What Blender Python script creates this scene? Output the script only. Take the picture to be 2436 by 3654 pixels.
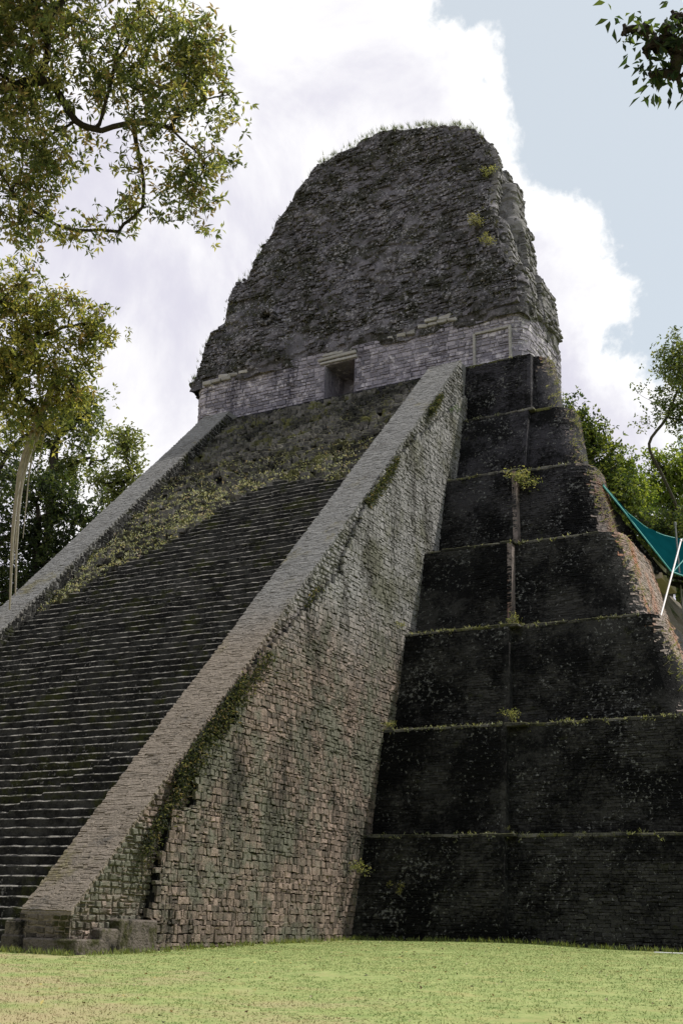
import bpy, math, random
import numpy as np
from mathutils import Matrix, Vector

for _o in list(bpy.data.objects): bpy.data.objects.remove(_o)
SC = bpy.context.scene
COL = SC.collection
RNG = np.random.default_rng(7)

# ------------------------------------------------------------------ camera
cam_d = bpy.data.cameras.new("camera"); cam = bpy.data.objects.new("camera", cam_d); COL.objects.link(cam)
cam_d.sensor_fit = 'VERTICAL'; cam_d.sensor_height = 24.0; cam_d.lens = 26.66
cam_d.clip_start = 0.1; cam_d.clip_end = 3000
CAM = Vector((34.0, -27.86, 1.15))
_ax = Vector((-4934.0, -799.0, -2613.0)).normalized() * -1          # scene X axis seen by the camera
_ay = Vector((1541.0, -987.0, -2613.0)).normalized()                # scene Y axis
_ay = (_ay - _ax * _ax.dot(_ay)).normalized(); _az = _ax.cross(_ay)
cam.matrix_world = Matrix.Translation(CAM) @ Matrix((_ax, _ay, _az)).to_4x4()
SC.camera = cam

# ------------------------------------------------------------------ sun, sky, exposure
SUN_DIR = Vector((0.50, 0.40, 1.0)).normalized()                     # towards the sun: behind the temple, to the right
sun_d = bpy.data.lights.new("sun", 'SUN'); sun = bpy.data.objects.new("sun", sun_d); COL.objects.link(sun)
sun_d.energy = 4.9; sun_d.angle = math.radians(0.6); sun_d.color = (1.0, 0.95, 0.87)
sun.rotation_euler = SUN_DIR.to_track_quat('Z', 'Y').to_euler()
SC.view_settings.view_transform = 'Standard'; SC.view_settings.look = 'None'
SC.view_settings.exposure = 0.0; SC.view_settings.gamma = 1.0

class G:
    """tiny node-graph helper"""
    def __init__(s, nt): s.nt = nt; s.n = nt.nodes; s.l = nt.links
    def new(s, t, **kw):
        n = s.n.new(t)
        for k, v in kw.items(): setattr(n, k, v)
        return n
    def put(s, sock, v):
        if hasattr(v, 'links') or isinstance(v, bpy.types.NodeSocket): s.l.new(v, sock)
        elif isinstance(v, (tuple, list)) and len(v) == 3 and sock.type == 'RGBA': sock.default_value = (*v, 1)
        else: sock.default_value = v
    def noise(s, vec, scale, detail=4, rough=0.6, dist=0.0):
        n = s.new('ShaderNodeTexNoise'); s.put(n.inputs['Vector'], vec)
        n.inputs['Scale'].default_value = scale; n.inputs['Detail'].default_value = detail
        n.inputs['Roughness'].default_value = rough; n.inputs['Distortion'].default_value = dist
        return n.outputs['Fac']
    def vor(s, vec, scale, out='Distance', feature='F1'):
        n = s.new('ShaderNodeTexVoronoi', feature=feature); s.put(n.inputs['Vector'], vec); n.inputs['Scale'].default_value = scale
        return n.outputs[out]
    def math(s, op, a, b=0.0, clamp=False):
        n = s.new('ShaderNodeMath', operation=op, use_clamp=clamp); s.put(n.inputs[0], a); s.put(n.inputs[1], b); return n.outputs[0]
    def step(s, v, lo, hi, a=0.0, b=1.0):
        n = s.new('ShaderNodeMapRange', interpolation_type='SMOOTHSTEP'); s.put(n.inputs[0], v)
        for i, q in enumerate((lo, hi, a, b)): n.inputs[i + 1].default_value = q
        return n.outputs[0]
    def mix(s, f, a, b, mode='MIX'):
        n = s.new('ShaderNodeMix', data_type='RGBA', blend_type=mode); s.put(n.inputs[0], f); s.put(n.inputs[6], a); s.put(n.inputs[7], b); return n.outputs[2]
    def scalev(s, vec, sc):
        n = s.new('ShaderNodeVectorMath', operation='MULTIPLY'); s.put(n.inputs[0], vec); n.inputs[1].default_value = sc; return n.outputs[0]
    def sep(s, vec):
        n = s.new('ShaderNodeSeparateXYZ'); s.put(n.inputs[0], vec); return n.outputs

W = bpy.data.worlds.new("World"); SC.world = W; W.use_nodes = True
g = G(W.node_tree); g.n.clear()
sky = g.new('ShaderNodeTexSky', sky_type='NISHITA'); sky.sun_disc = False
sky.sun_elevation = math.asin(SUN_DIR.z); sky.sun_rotation = math.atan2(SUN_DIR.x, SUN_DIR.y)
sky.air_density = 1.0; sky.dust_density = 1.5; sky.ozone_density = 1.0
skyc = g.scalev(sky.outputs[0], (0.11, 0.11, 0.11))
tc = g.new('ShaderNodeTexCoord'); dirv = tc.outputs['Generated']
dn = g.new('ShaderNodeVectorMath', operation='DOT_PRODUCT'); g.put(dn.inputs[0], dirv); dn.inputs[1].default_value = (-0.94, -0.01, -0.35)
fb = g.noise(dirv, 5.0, 9, 0.62, 0.3); fb2 = g.noise(dirv, 11.0, 8, 0.6)
edge = g.math('ADD', dn.outputs['Value'], g.math('MULTIPLY', g.math('SUBTRACT', fb, 0.5), 0.24))
edge = g.math('ADD', edge, g.math('MULTIPLY', g.math('SUBTRACT', fb2, 0.5), 0.11))
bank = g.step(edge, -0.004, 0.016)
puffs = g.math('MAXIMUM', bank, g.step(g.noise(dirv, 2.4, 8, 0.6), 0.60, 0.70))       # broken cloud over the rest of the dome
low = g.step(g.sep(dirv)[2], 0.30, 0.46, 1.0, 0.0)                                      # clouds crowd towards the horizon
puffs = g.math('MAXIMUM', puffs, g.math('MULTIPLY', low, g.step(fb, 0.36, 0.50)))
shade = g.step(g.noise(dirv, 3.6, 8, 0.6, 0.5), 0.40, 0.62)
cloud = g.mix(shade, (0.76, 0.745, 0.85), (1.08, 1.07, 1.08)); cloud = g.mix(g.step(edge, 0.012, 0.07), (1.12, 1.12, 1.12), cloud)
haze_sky = g.mix(0.64, skyc, (0.90, 0.97, 1.0))
skymix = g.mix(puffs, haze_sky, cloud)
bg = g.new('ShaderNodeBackground'); g.put(bg.inputs[0], skymix); bg.inputs[1].default_value = 1.0
wo = g.new('ShaderNodeOutputWorld'); g.l.new(bg.outputs[0], wo.inputs[0])

# ------------------------------------------------------------------ helpers
def vnoise(p, seed=0):
    """vectorised 3-D value noise, p (n,3) -> (n,) in -1..1"""
    p = np.asarray(p, float); i = np.floor(p).astype(np.int64); f = p - i; f = f * f * (3 - 2 * f)
    def h(a, b, c):
        v = (a * 374761393 + b * 668265263 + c * 2147483647 + seed * 1274126177) & 0xffffffff
        v = ((v ^ (v >> 13)) * 1274126177) & 0xffffffff
        v = ((v ^ (v >> 16)) * 2246822519) & 0xffffffff
        return ((v ^ (v >> 15)) & 0xffff) / 32767.5 - 1
    x, y, z = i.T; fx, fy, fz = f.T
    r = 0
    for a in (0, 1):
        for b in (0, 1):
            for c in (0, 1):
                r = r + h(x + a, y + b, z + c) * (fx if a else 1 - fx) * (fy if b else 1 - fy) * (fz if c else 1 - fz)
    return r
def fbm(p, octaves=4, seed=0, gain=0.5):
    p = np.asarray(p, float); s = 0; a = 1
    for k in range(octaves): s = s + a * vnoise(p * 2 ** k + 13.7 * k, seed + k); a *= gain
    return s

def mesh_np(name, V, F, tint=None, smooth=False):
    """V (n,3), F list of int arrays each (m,k); tint (n,) or (n,3) stored as colour attribute"""
    me = bpy.data.meshes.new(name)
    V = np.asarray(V, np.float32); F = [np.asarray(f, np.int32) for f in (F if isinstance(F, list) else [F]) if len(f)]
    me.vertices.add(len(V)); me.vertices.foreach_set('co', V.ravel())
    loops = np.concatenate([f.ravel() for f in F]); tot = np.concatenate([np.full(len(f), f.shape[1], np.int32) for f in F])
    start = np.concatenate([[0], np.cumsum(tot)[:-1]]).astype(np.int32)
    me.loops.add(len(loops)); me.loops.foreach_set('vertex_index', loops)
    me.polygons.add(len(tot)); me.polygons.foreach_set('loop_start', start); me.polygons.foreach_set('loop_total', tot)
    me.polygons.foreach_set('use_smooth', np.full(len(tot), bool(smooth)))
    if tint is not None:
        t = np.asarray(tint, np.float32)
        c = np.ones((len(V), 4), np.float32); c[:, :3] = t if t.ndim == 2 else t[:, None]
        a = me.color_attributes.new('tint', 'FLOAT_COLOR', 'POINT'); a.data.foreach_set('color', c.ravel())
    me.update(calc_edges=True); me.validate()
    return me
def obj(name, me, mat=None, parent=None, **props):
    o = bpy.data.objects.new(name, me); COL.objects.link(o)
    if mat and me: 
        if not me.materials: me.materials.append(mat)
    if parent: o.parent = parent
    for k, v in props.items(): o[k] = v
    return o
def empty(name, loc, label, category, group=None):
    o = bpy.data.objects.new(name, None); COL.objects.link(o); o.location = loc; o.empty_display_size = 0.3
    o['label'] = label; o['category'] = category
    if group: o['group'] = group
    return o
def adopt(o, parent):
    """parent keeping world coordinates of mesh data"""
    o.parent = parent; o.matrix_parent_inverse = Matrix.Translation(-Vector(parent.location)); return o
class Bag:
    def __init__(s): s.V = []; s.F = {}; s.T = []; s.n = 0
    def add(s, V, F, t=0.5):
        V = np.asarray(V, float); F = np.asarray(F, int)
        s.F.setdefault(F.shape[1], []).append(F + s.n); s.V.append(V); s.n += len(V)
        t = np.asarray(t, float)
        s.T.append(np.full(len(V), t) if t.ndim == 0 else t)
    def mesh(s, name, smooth=False): return mesh_np(name, np.concatenate(s.V), [np.concatenate(v) for v in s.F.values()], np.concatenate(s.T), smooth)
BOXF = np.array([[0, 3, 2, 1], [4, 5, 6, 7], [0, 1, 5, 4], [1, 2, 6, 5], [2, 3, 7, 6], [3, 0, 4, 7]])
def box(x0, x1, y0, y1, z0, z1):
    return np.array([[x0, y0, z0], [x1, y0, z0], [x1, y1, z0], [x0, y1, z0], [x0, y0, z1], [x1, y0, z1], [x1, y1, z1], [x0, y1, z1]], float)
def rough_box(b, x0, x1, y0, y1, z0, z1, amp=0.03, ch=0.04, t=0.5, rng=RNG):
    """chamfered uneven block"""
    c = np.array([(x0 + x1) / 2, (y0 + y1) / 2, (z0 + z1) / 2]); h = np.array([x1 - x0, y1 - y0, z1 - z0]) / 2
    V, idx = [], {}
    for sx in (-1, 1):
        for sy in (-1, 1):
            for sz in (-1, 1):
                j = rng.normal(0, amp, 3)
                for ax in range(3):
                    v = np.array([sx, sy, sz]) * h; 
                    for q in range(3):
                        if q != ax: v[q] -= np.sign(v[q]) * min(ch, h[q] * 0.45)
                    idx[(sx, sy, sz, ax)] = len(V); V.append(c + v + j)
    Q, T3 = [], []
    for ax in range(3):
        o1, o2 = [(1, 2), (2, 0), (0, 1)][ax]
        for s in (-1, 1):
            ring = []
            for a, d in ((-1, -1), (1, -1), (1, 1), (-1, 1)):
                k = [0, 0, 0]; k[ax] = s; k[o1] = a; k[o2] = d; ring.append(idx[(*k, ax)])
            Q.append(ring if s > 0 else ring[::-1])
        for a in (-1, 1):
            for d in (-1, 1):
                k0 = [0, 0, 0]; k0[o1] = a; k0[o2] = d; k0[ax] = -1; k1 = list(k0); k1[ax] = 1
                r = [idx[(*k0, o1)], idx[(*k1, o1)], idx[(*k1, o2)], idx[(*k0, o2)]]
                Q.append(r if a * d < 0 else r[::-1])
    for k in [(a, d, e) for a in (-1, 1) for d in (-1, 1) for e in (-1, 1)]:
        r = [idx[(*k, 0)], idx[(*k, 1)], idx[(*k, 2)]]
        T3.append(r if k[0] * k[1] * k[2] > 0 else r[::-1])
    n0 = b.n; b.add(V, Q, t); b.F.setdefault(3, []).append(np.array(T3) + n0)
def tube(b, pts, rad, seg=7, t=0.5):
    pts = np.asarray(pts, float); n = len(pts); rad = np.broadcast_to(np.asarray(rad, float), (n,))
    d = np.gradient(pts, axis=0); d /= np.linalg.norm(d, axis=1)[:, None] + 1e-9
    u = np.zeros_like(d); q = np.array([1., 0, 0]) if abs(d[0, 2]) > 0.8 else np.array([0., 0, 1]); q = np.cross(d[0], q)
    for k in range(n):
        q = q - d[k] * (q @ d[k]); q = q / (np.linalg.norm(q) + 1e-9); u[k] = q
    w = np.cross(d, u)
    a = np.linspace(0, 2 * np.pi, seg, endpoint=False)
    V = pts[:, None] + rad[:, None, None] * (np.cos(a)[None, :, None] * u[:, None] + np.sin(a)[None, :, None] * w[:, None])
    i, j = np.meshgrid(np.arange(n - 1), np.arange(seg), indexing='ij'); j2 = (j + 1) % seg
    F = np.stack([i * seg + j, i * seg + j2, (i + 1) * seg + j2, (i + 1) * seg + j], -1).reshape(-1, 4)
    b.add(V.reshape(-1, 3), F[:, ::-1], t)
def grid_faces(nu, nv, wrap=False):
    i, j = np.meshgrid(np.arange(nu if wrap else nu - 1), np.arange(nv - 1), indexing='ij'); i2 = (i + 1) % nu
    return np.stack([i * nv + j, i2 * nv + j, i2 * nv + j + 1, i * nv + j + 1], -1).reshape(-1, 4)

# ---- masonry: rows of separate uneven stones laid on a surface pos(u, v, d)
def lay(v0, v1, ulo, uhi, ch, ln, rng, chj=0.25, lnj=0.45, keep=1.0, slope=0.0):
    """returns stones as (n,4,2) uv corners; ulo/uhi are functions of v"""
    out = []; v = v0
    while v < v1 - 0.3 * ch:
        h = ch * (1 + chj * rng.uniform(-1, 1)); h = min(h, v1 - v)
        vm = v + h / 2; a, b = ulo(vm), uhi(vm); u = a - rng.uniform(0, 0.5) * ln * 0
        while u < b - 0.25 * ln:
            l = ln * (1 + lnj * rng.uniform(-1, 1)); 
            if u + l > b - 0.3 * ln: l = b - u
            if rng.random() < keep:
                if h > 0.8 * ch and rng.random() < 0.14:
                    out.append([[u, v], [u + l, v], [u + l, v + h / 2], [u, v + h / 2]]); out.append([[u, v + h / 2], [u + l, v + h / 2], [u + l, v + h], [u, v + h]])
                else: out.append([[u, v], [u + l, v], [u + l, v + h], [u, v + h]])
            u += l
        v += h
    return np.array(out, float)
SQ = np.array([[0, 1, 5, 4], [1, 2, 6, 5], [2, 3, 7, 6], [3, 0, 4, 7], [4, 5, 9, 8], [5, 6, 10, 9], [6, 7, 11, 10], [7, 4, 8, 11], [8, 9, 10, 11]])
def stones(uv, pos, rng, gap=0.02, depth=(0.03, 0.09), inset=0.035, jit=0.02, sink=0.05, tilt=0.012):
    """(n,12,3) vertices, (n,) tints"""
    n = len(uv); c = uv.mean(1, keepdims=True); e = uv - c
    hw = np.abs(e).max(1)                                             # half sizes
    r0 = c + e * (1 - gap / np.maximum(hw, 0.03)[:, None, :]) + rng.normal(0, jit, (n, 4, 2))
    e0 = r0 - c
    r1 = c + e0 * (1 - 0.35 * inset / np.maximum(hw, 0.05)[:, None, :])
    r2 = c + e0 * np.clip(1 - inset / np.maximum(hw, 0.05)[:, None, :], 0.35, 1) + rng.normal(0, jit * 0.5, (n, 4, 2))
    d = rng.uniform(depth[0], depth[1], (n, 1)) 
    z0 = np.full((n, 4), -sink); z1 = d * 0.55 + np.zeros((n, 4)); z2 = d + rng.normal(0, tilt, (n, 4))
    UV = np.concatenate([r0, r1, r2], 1); D = np.concatenate([z0, z1, z2], 1)
    P = pos(UV[..., 0].ravel(), UV[..., 1].ravel(), D.ravel()).reshape(n, 12, 3)
    return P, rng.random(n)
def stones_mesh(name, P, t):
    n = len(P); F = (SQ[None] + 12 * np.arange(n)[:, None, None]).reshape(-1, 4)
    return mesh_np(name, P.reshape(-1, 3), F, np.repeat(t, 12))
def split_stones(P, t, parent, mat, nbig, stuffname='stonework', name='stone'):
    """the nbig that show largest become objects of their own, the rest one mesh"""
    ctr = P.mean(1); area = np.linalg.norm(np.cross(P[:, 10] - P[:, 8], P[:, 11] - P[:, 9]), axis=1)
    s = area / ((ctr - np.array(CAM)) ** 2).sum(1); order = np.argsort(-s); big, rest = order[:nbig], order[nbig:]
    for k in big: obj(name, stones_mesh(name, P[k:k + 1], t[k:k + 1]), mat, parent)
    if len(rest): o = obj(stuffname, stones_mesh(stuffname, P[rest], t[rest]), mat, parent); o['kind'] = 'stuff'

# ---- leaves and grass
def leaf_mesh(name, P, A, N, L, Wd, col, fold=0.25):
    """pointed folded leaves: base P, axis A, normal N, length L, width Wd, colour (n,3)"""
    n = len(P); A = A / (np.linalg.norm(A, axis=1)[:, None] + 1e-9); B = np.cross(A, N); B /= np.linalg.norm(B, axis=1)[:, None] + 1e-9; N = np.cross(B, A)
    L = np.broadcast_to(L, (n,))[:, None]; Wd = np.broadcast_to(Wd, (n,))[:, None]
    m = P + A * L * 0.45; v = np.stack([P, m + B * Wd / 2 + N * Wd * fold, P + A * L - N * L * 0.12, m - B * Wd / 2 + N * Wd * fold], 1)
    F = (np.array([[0, 1, 2], [0, 2, 3]])[None] + 4 * np.arange(n)[:, None, None]).reshape(-1, 3)
    return mesh_np(name, v.reshape(-1, 3), F, np.repeat(col, 4, 0))
def unit(n, rng):
    v = rng.normal(size=(n, 3)); return v / np.linalg.norm(v, axis=1)[:, None]
def palette(n, rng, cols, weights, var=0.25):
    c = np.array(cols)[rng.choice(len(cols), n, p=np.array(weights) / sum(weights))]
    return np.clip(c * (1 + var * rng.uniform(-1, 1, (n, 1))), 0, 1)
def blades(P, up, h, w, rng, col, spread=0.5):
    n = len(P); d = up + spread * unit(n, rng); d /= np.linalg.norm(d, axis=1)[:, None]
    s = np.cross(d, unit(n, rng)); s /= np.linalg.norm(s, axis=1)[:, None] + 1e-9
    h = np.broadcast_to(h, (n,))[:, None]; w = np.broadcast_to(w, (n,))[:, None]
    v = np.stack([P - s * w / 2, P + s * w / 2, P + d * h], 1)
    return v.reshape(-1, 3), np.arange(3 * n).reshape(-1, 3), np.repeat(col, 3, 0)

# ------------------------------------------------------------------ materials
def base_mat(name):
    m = bpy.data.materials.new(name); m.use_nodes = True; g = G(m.node_tree); g.n.clear()
    b = g.new('ShaderNodeBsdfPrincipled'); o = g.new('ShaderNodeOutputMaterial'); g.l.new(b.outputs[0], o.inputs[0])
    b.inputs['Specular IOR Level'].default_value = 0.15
    return m, g, b, o
def stone_mat(name, c1, c2, black=(0.012, 0.012, 0.012), bl=(0.55, 0.70), bls=0.5, moss=(0.05, 0.06, 0.02), ms=(0.6, 0.7), mscale=0.9,
              c3=None, zz=None, streak=False, bump=0.6, pale=None, pl=(0.62, 0.70), fine=9.0, up_moss=0.0, rust=None, lit_nose=None, spk=None, sps=8.0, spt=0.60):
    m, g, b, o = base_mat(name)
    ge = g.new('ShaderNodeNewGeometry'); P = ge.outputs['Position']
    at = g.new('ShaderNodeAttribute', attribute_name='tint'); t = at.outputs['Fac']
    col = g.mix(t, c1, c2)
    if c3:                                                           # stone of another colour bed (weathered grey) above a height
        zf = g.step(g.math('ADD', g.sep(P)[2], g.math('MULTIPLY', g.noise(P, 0.25, 4), 6.0)), zz[0], zz[1])
        col = g.mix(zf, col, g.mix(t, c3, tuple(q * 1.3 for q in c3)))
    n1 = g.noise(P, fine, 6, 0.65); col = g.mix(1.0, col, g.mix(n1, (0.45, 0.45, 0.45), (1.5, 1.5, 1.5)), 'MULTIPLY')
    if pale: col = g.mix(g.step(g.noise(P, 1.6, 7, 0.7), *pl), col, pale)
    if rust: col = g.mix(g.math('MULTIPLY', g.step(g.noise(g.scalev(P, (0.5, 0.5, 0.22)), 1.1, 5, 0.6), 0.46, 0.66), 0.8), col, rust)
    if ms: col = g.mix(g.step(g.noise(P, mscale, 7, 0.7), *ms), col, g.mix(n1, tuple(q * 0.55 for q in moss), tuple(q * 1.5 for q in moss)))
    Pb = g.scalev(P, (1.0, 1.0, 0.22)) if streak else P
    nb = g.math('ADD', g.math('MULTIPLY', g.noise(Pb, bls, 9, 0.72), 0.68), g.math('MULTIPLY', g.noise(P, 6.5, 5, 0.8), 0.32))
    col = g.mix(g.step(nb, *bl), col, g.mix(n1, tuple(q * 0.5 for q in black), tuple(q * 1.7 for q in black)))
    if up_moss: 
        up = g.step(g.math('ADD', g.sep(ge.outputs['Normal'])[2], g.math('MULTIPLY', g.math('SUBTRACT', n1, 0.5), 0.8)), 0.45, 0.8)
        col = g.mix(g.math('MULTIPLY', up, up_moss), col, moss)
    if spk:                                                          # pale lichen specks, thicker in patches
        sp = g.step(g.math('ADD', g.noise(P, sps, 4, 0.75), g.math('MULTIPLY', g.math('SUBTRACT', g.noise(P, 0.45, 5, 0.65), 0.5), 0.42)), spt, spt + 0.05)
        col = g.mix(sp, col, spk)
    if lit_nose:                                                         # pale tread edges: the sun's bright nose lines put into the colour
        wa = g.new('ShaderNodeAttribute', attribute_name='lit_nose'); col = g.mix(g.math('MULTIPLY', wa.outputs['Fac'], g.step(g.noise(P, 2.6, 7, 0.75), 0.40, 0.58)), col, lit_nose)
    g.put(b.inputs['Base Color'], col); b.inputs['Roughness'].default_value = 0.92
    bp = g.new('ShaderNodeBump'); bp.inputs['Strength'].default_value = bump; bp.inputs['Distance'].default_value = 0.06
    hgt = g.math('ADD', g.noise(P, 14.0, 6, 0.7), g.math('MULTIPLY', g.noise(P, 3.5, 4, 0.6), 1.3)); g.put(bp.inputs['Height'], hgt)
    g.l.new(bp.outputs[0], b.inputs['Normal'])
    return m
def leaf_mat(name, trans=0.5):
    m, g, b, o = base_mat(name)
    at = g.new('ShaderNodeAttribute', attribute_name='tint'); g.put(b.inputs['Base Color'], at.outputs['Color']); b.inputs['Roughness'].default_value = 0.55
    b.inputs['Specular IOR Level'].default_value = 0.3
    tr = g.new('ShaderNodeBsdfTranslucent'); g.put(tr.inputs[0], g.mix(1.0, at.outputs['Color'], (1.7, 1.6, 0.7), 'MULTIPLY'))
    mx = g.new('ShaderNodeMixShader'); mx.inputs[0].default_value = trans
    g.l.new(b.outputs[0], mx.inputs[1]); g.l.new(tr.outputs[0], mx.inputs[2]); g.l.new(mx.outputs[0], o.inputs[0])
    return m
def plain_mat(name, c, rough=0.7, metal=0.0, var=0.3, scale=6.0, trans=0.0):
    m, g, b, o = base_mat(name); ge = g.new('ShaderNodeNewGeometry'); n = g.noise(ge.outputs['Position'], scale, 5, 0.65)
    col = g.mix(n, tuple(q * (1 - var) for q in c), tuple(min(1, q * (1 + var)) for q in c)); g.put(b.inputs['Base Color'], col)
    b.inputs['Roughness'].default_value = rough; b.inputs['Metallic'].default_value = metal
    if trans:
        tr = g.new('ShaderNodeBsdfTranslucent'); g.put(tr.inputs[0], col); mx = g.new('ShaderNodeMixShader'); mx.inputs[0].default_value = trans
        g.l.new(b.outputs[0], mx.inputs[1]); g.l.new(tr.outputs[0], mx.inputs[2]); g.l.new(mx.outputs[0], o.inputs[0])
    return m

M_SIDE = stone_mat('side_wall_stone', (0.095, 0.077, 0.065), (0.295, 0.225, 0.19), c3=(0.22, 0.215, 0.21), zz=(13, 19), moss=(0.135, 0.133, 0.105), ms=(0.47, 0.62), mscale=0.35, black=(0.035, 0.033, 0.028), bl=(0.49, 0.62), bls=0.6, streak=True)
M_BAL = stone_mat('balustrade_stone', (0.205, 0.174, 0.143), (0.245, 0.207, 0.172), c3=(0.172, 0.169, 0.165), zz=(14, 19), moss=(0.16, 0.14, 0.06), ms=(0.56, 0.72), mscale=0.3, black=(0.09, 0.083, 0.075), bl=(0.53, 0.68), bls=0.4, bump=0.6, fine=12.0)
M_STEP = stone_mat('step_stone', (0.026, 0.026, 0.025), (0.058, 0.057, 0.054), black=(0.007, 0.007, 0.007), bl=(0.42, 0.58), bls=0.9, moss=(0.032, 0.036, 0.010), ms=(0.50, 0.60), mscale=0.5, bump=0.6, spk=(0.16, 0.155, 0.15), sps=7.0, spt=0.63, lit_nose=(0.25, 0.235, 0.21))
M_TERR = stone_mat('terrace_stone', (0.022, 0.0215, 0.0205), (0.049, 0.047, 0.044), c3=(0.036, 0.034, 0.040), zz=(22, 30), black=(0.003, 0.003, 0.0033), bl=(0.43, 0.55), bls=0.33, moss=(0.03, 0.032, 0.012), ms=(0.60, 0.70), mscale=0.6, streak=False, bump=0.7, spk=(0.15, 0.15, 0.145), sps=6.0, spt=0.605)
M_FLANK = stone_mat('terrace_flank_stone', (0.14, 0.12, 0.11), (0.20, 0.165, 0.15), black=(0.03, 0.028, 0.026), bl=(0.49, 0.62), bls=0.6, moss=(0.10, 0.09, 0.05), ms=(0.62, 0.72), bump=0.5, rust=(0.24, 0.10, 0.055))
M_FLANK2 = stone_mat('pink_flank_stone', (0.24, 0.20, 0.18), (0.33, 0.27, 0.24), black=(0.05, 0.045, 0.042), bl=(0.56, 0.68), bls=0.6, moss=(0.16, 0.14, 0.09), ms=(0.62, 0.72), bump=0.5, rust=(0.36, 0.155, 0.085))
M_ROOM = stone_mat('temple_wall_stone', (0.17, 0.16, 0.19), (0.34, 0.315, 0.36), black=(0.06, 0.056, 0.075), bl=(0.50, 0.62), bls=0.5, ms=(0.74, 0.8), bump=0.6, pale=(0.52, 0.49, 0.53), pl=(0.53, 0.64), streak=True)
M_COMB = stone_mat('roof_comb_stone', (0.046, 0.043, 0.046), (0.18, 0.168, 0.19), black=(0.026, 0.026, 0.021), bl=(0.44, 0.58), bls=0.5, moss=(0.055, 0.053, 0.034), ms=(0.50, 0.60), mscale=0.5, bump=0.8, spk=(0.27, 0.26, 0.275), sps=5.0, spt=0.57)
M_COMBSIDE = stone_mat('comb_flank_stone', (0.13, 0.125, 0.125), (0.24, 0.23, 0.235), black=(0.045, 0.043, 0.04), bl=(0.52, 0.66), bls=0.6, moss=(0.08, 0.08, 0.05), ms=(0.56, 0.66), mscale=0.6, bump=0.8)  # paler than the comb face: its sunlit side is put into the colour
M_PALE = stone_mat('pale_stone', (0.23, 0.22, 0.205), (0.36, 0.345, 0.325), bl=(0.66, 0.76), bls=1.2, ms=None, bump=0.4)
M_RUB = stone_mat('rubble_stone', (0.06, 0.058, 0.055), (0.17, 0.16, 0.15), black=(0.018, 0.018, 0.016), bl=(0.44, 0.58), bls=0.4, moss=(0.10, 0.10, 0.035), ms=(0.52, 0.60), mscale=0.5, bump=0.7, up_moss=0.5)
M_PLINTH = stone_mat('plinth_stone', (0.09, 0.078, 0.068), (0.19, 0.16, 0.14), black=(0.012, 0.012, 0.010), bl=(0.48, 0.64), bls=1.1, moss=(0.05, 0.05, 0.02), ms=(0.5, 0.62), bump=1.0)
M_LEAF = leaf_mat('leaf'); M_GRASSY = leaf_mat('grass_blade', 0.25)
M_BARK = stone_mat('bark', (0.03, 0.026, 0.022), (0.06, 0.052, 0.044), bl=(0.6, 0.75), moss=(0.04, 0.045, 0.02), ms=(0.55, 0.65), mscale=2.0)
M_PALEBARK = plain_mat('pale_bark', (0.30, 0.27, 0.245), 0.9, var=0.5, scale=9)
M_TARP = plain_mat('green_tarpaulin', (0.002, 0.035, 0.042), 0.65, var=0.35, scale=1.5, trans=0.15)
M_TARP.node_tree.nodes['Principled BSDF'].inputs['Specular IOR Level'].default_value = 0.0
M_PIPE = plain_mat('painted_pipe', (0.62, 0.57, 0.57), 0.45, var=0.15)
M_STEEL = plain_mat('dull_steel', (0.26, 0.26, 0.27), 0.5, 0.3, var=0.2)
M_PANEL = plain_mat('cream_panel', (0.66, 0.61, 0.55), 0.7, var=0.08, scale=1.2)
M_EARTH = stone_mat('earth_fill', (0.13, 0.11, 0.09), (0.2, 0.17, 0.14), bl=(0.60, 0.75), moss=(0.06, 0.07, 0.03), ms=(0.5, 0.62), bump=0.9)

# ------------------------------------------------------------------ ground
def ground_z(x, y):
    x = np.asarray(x, float); y = np.asarray(y, float)
    z = np.interp(y, [-24, -16, -9, -5, -1, 4, 10, 16.5, 30], [-0.52, -0.46, -0.30, -0.16, 0.0, 0.14, 0.30, 0.44, 0.5])
    z = z + 0.12 * np.exp(-((x - 16) / 5) ** 2 - ((y - 15) / 7) ** 2)
    z = z + 0.02 * vnoise(np.stack([x * 0.6, y * 0.6, x * 0], -1).reshape(-1, 3)).reshape(x.shape)
    far = np.maximum(np.hypot(x, y - 20) - 60, 0)
    return z - np.minimum(far * 0.004, 1.5)
m, g, b, o = base_mat('lawn'); ge = g.new('ShaderNodeNewGeometry'); P = ge.outputs['Position']
def lawn_colour(g, P):
    n1 = g.noise(P, 0.33, 6, 0.62); n2 = g.noise(P, 2.6, 6, 0.7); n3 = g.noise(P, 24.0, 4, 0.7)
    col = g.mix(g.step(n2, 0.30, 0.70), (0.135, 0.205, 0.060), (0.29, 0.335, 0.125)); col = g.mix(g.math('MULTIPLY', g.step(g.noise(P, 9.0, 5, 0.75), 0.48, 0.66), 0.55), col, (0.36, 0.345, 0.17)); col = g.mix(g.math('MULTIPLY', g.step(g.noise(P, 0.9, 6, 0.7), 0.50, 0.68), 0.5), col, (0.34, 0.29, 0.13))
    yy = g.sep(P)[1]; xx = g.sep(P)[0]
    dry = g.math('ADD', g.math('MULTIPLY', g.step(n1, 0.38, 0.66), 0.55), g.math('MULTIPLY', g.math('SUBTRACT', 8.0, g.math('ADD', yy, g.math('MULTIPLY', xx, 0.55))), 0.055))
    dry = g.math('ADD', dry, g.math('MULTIPLY', g.math('SUBTRACT', n2, 0.5), 0.9))
    col = g.mix(g.step(dry, 0.35, 1.05), col, g.mix(n3, (0.25, 0.205, 0.11), (0.42, 0.345, 0.21)))      # trodden, dry ground
    return col, n3
col, n3 = lawn_colour(g, P); col = g.mix(0.22, col, g.mix(n3, (0.10, 0.10, 0.03), (0.36, 0.38, 0.15)))
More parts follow.
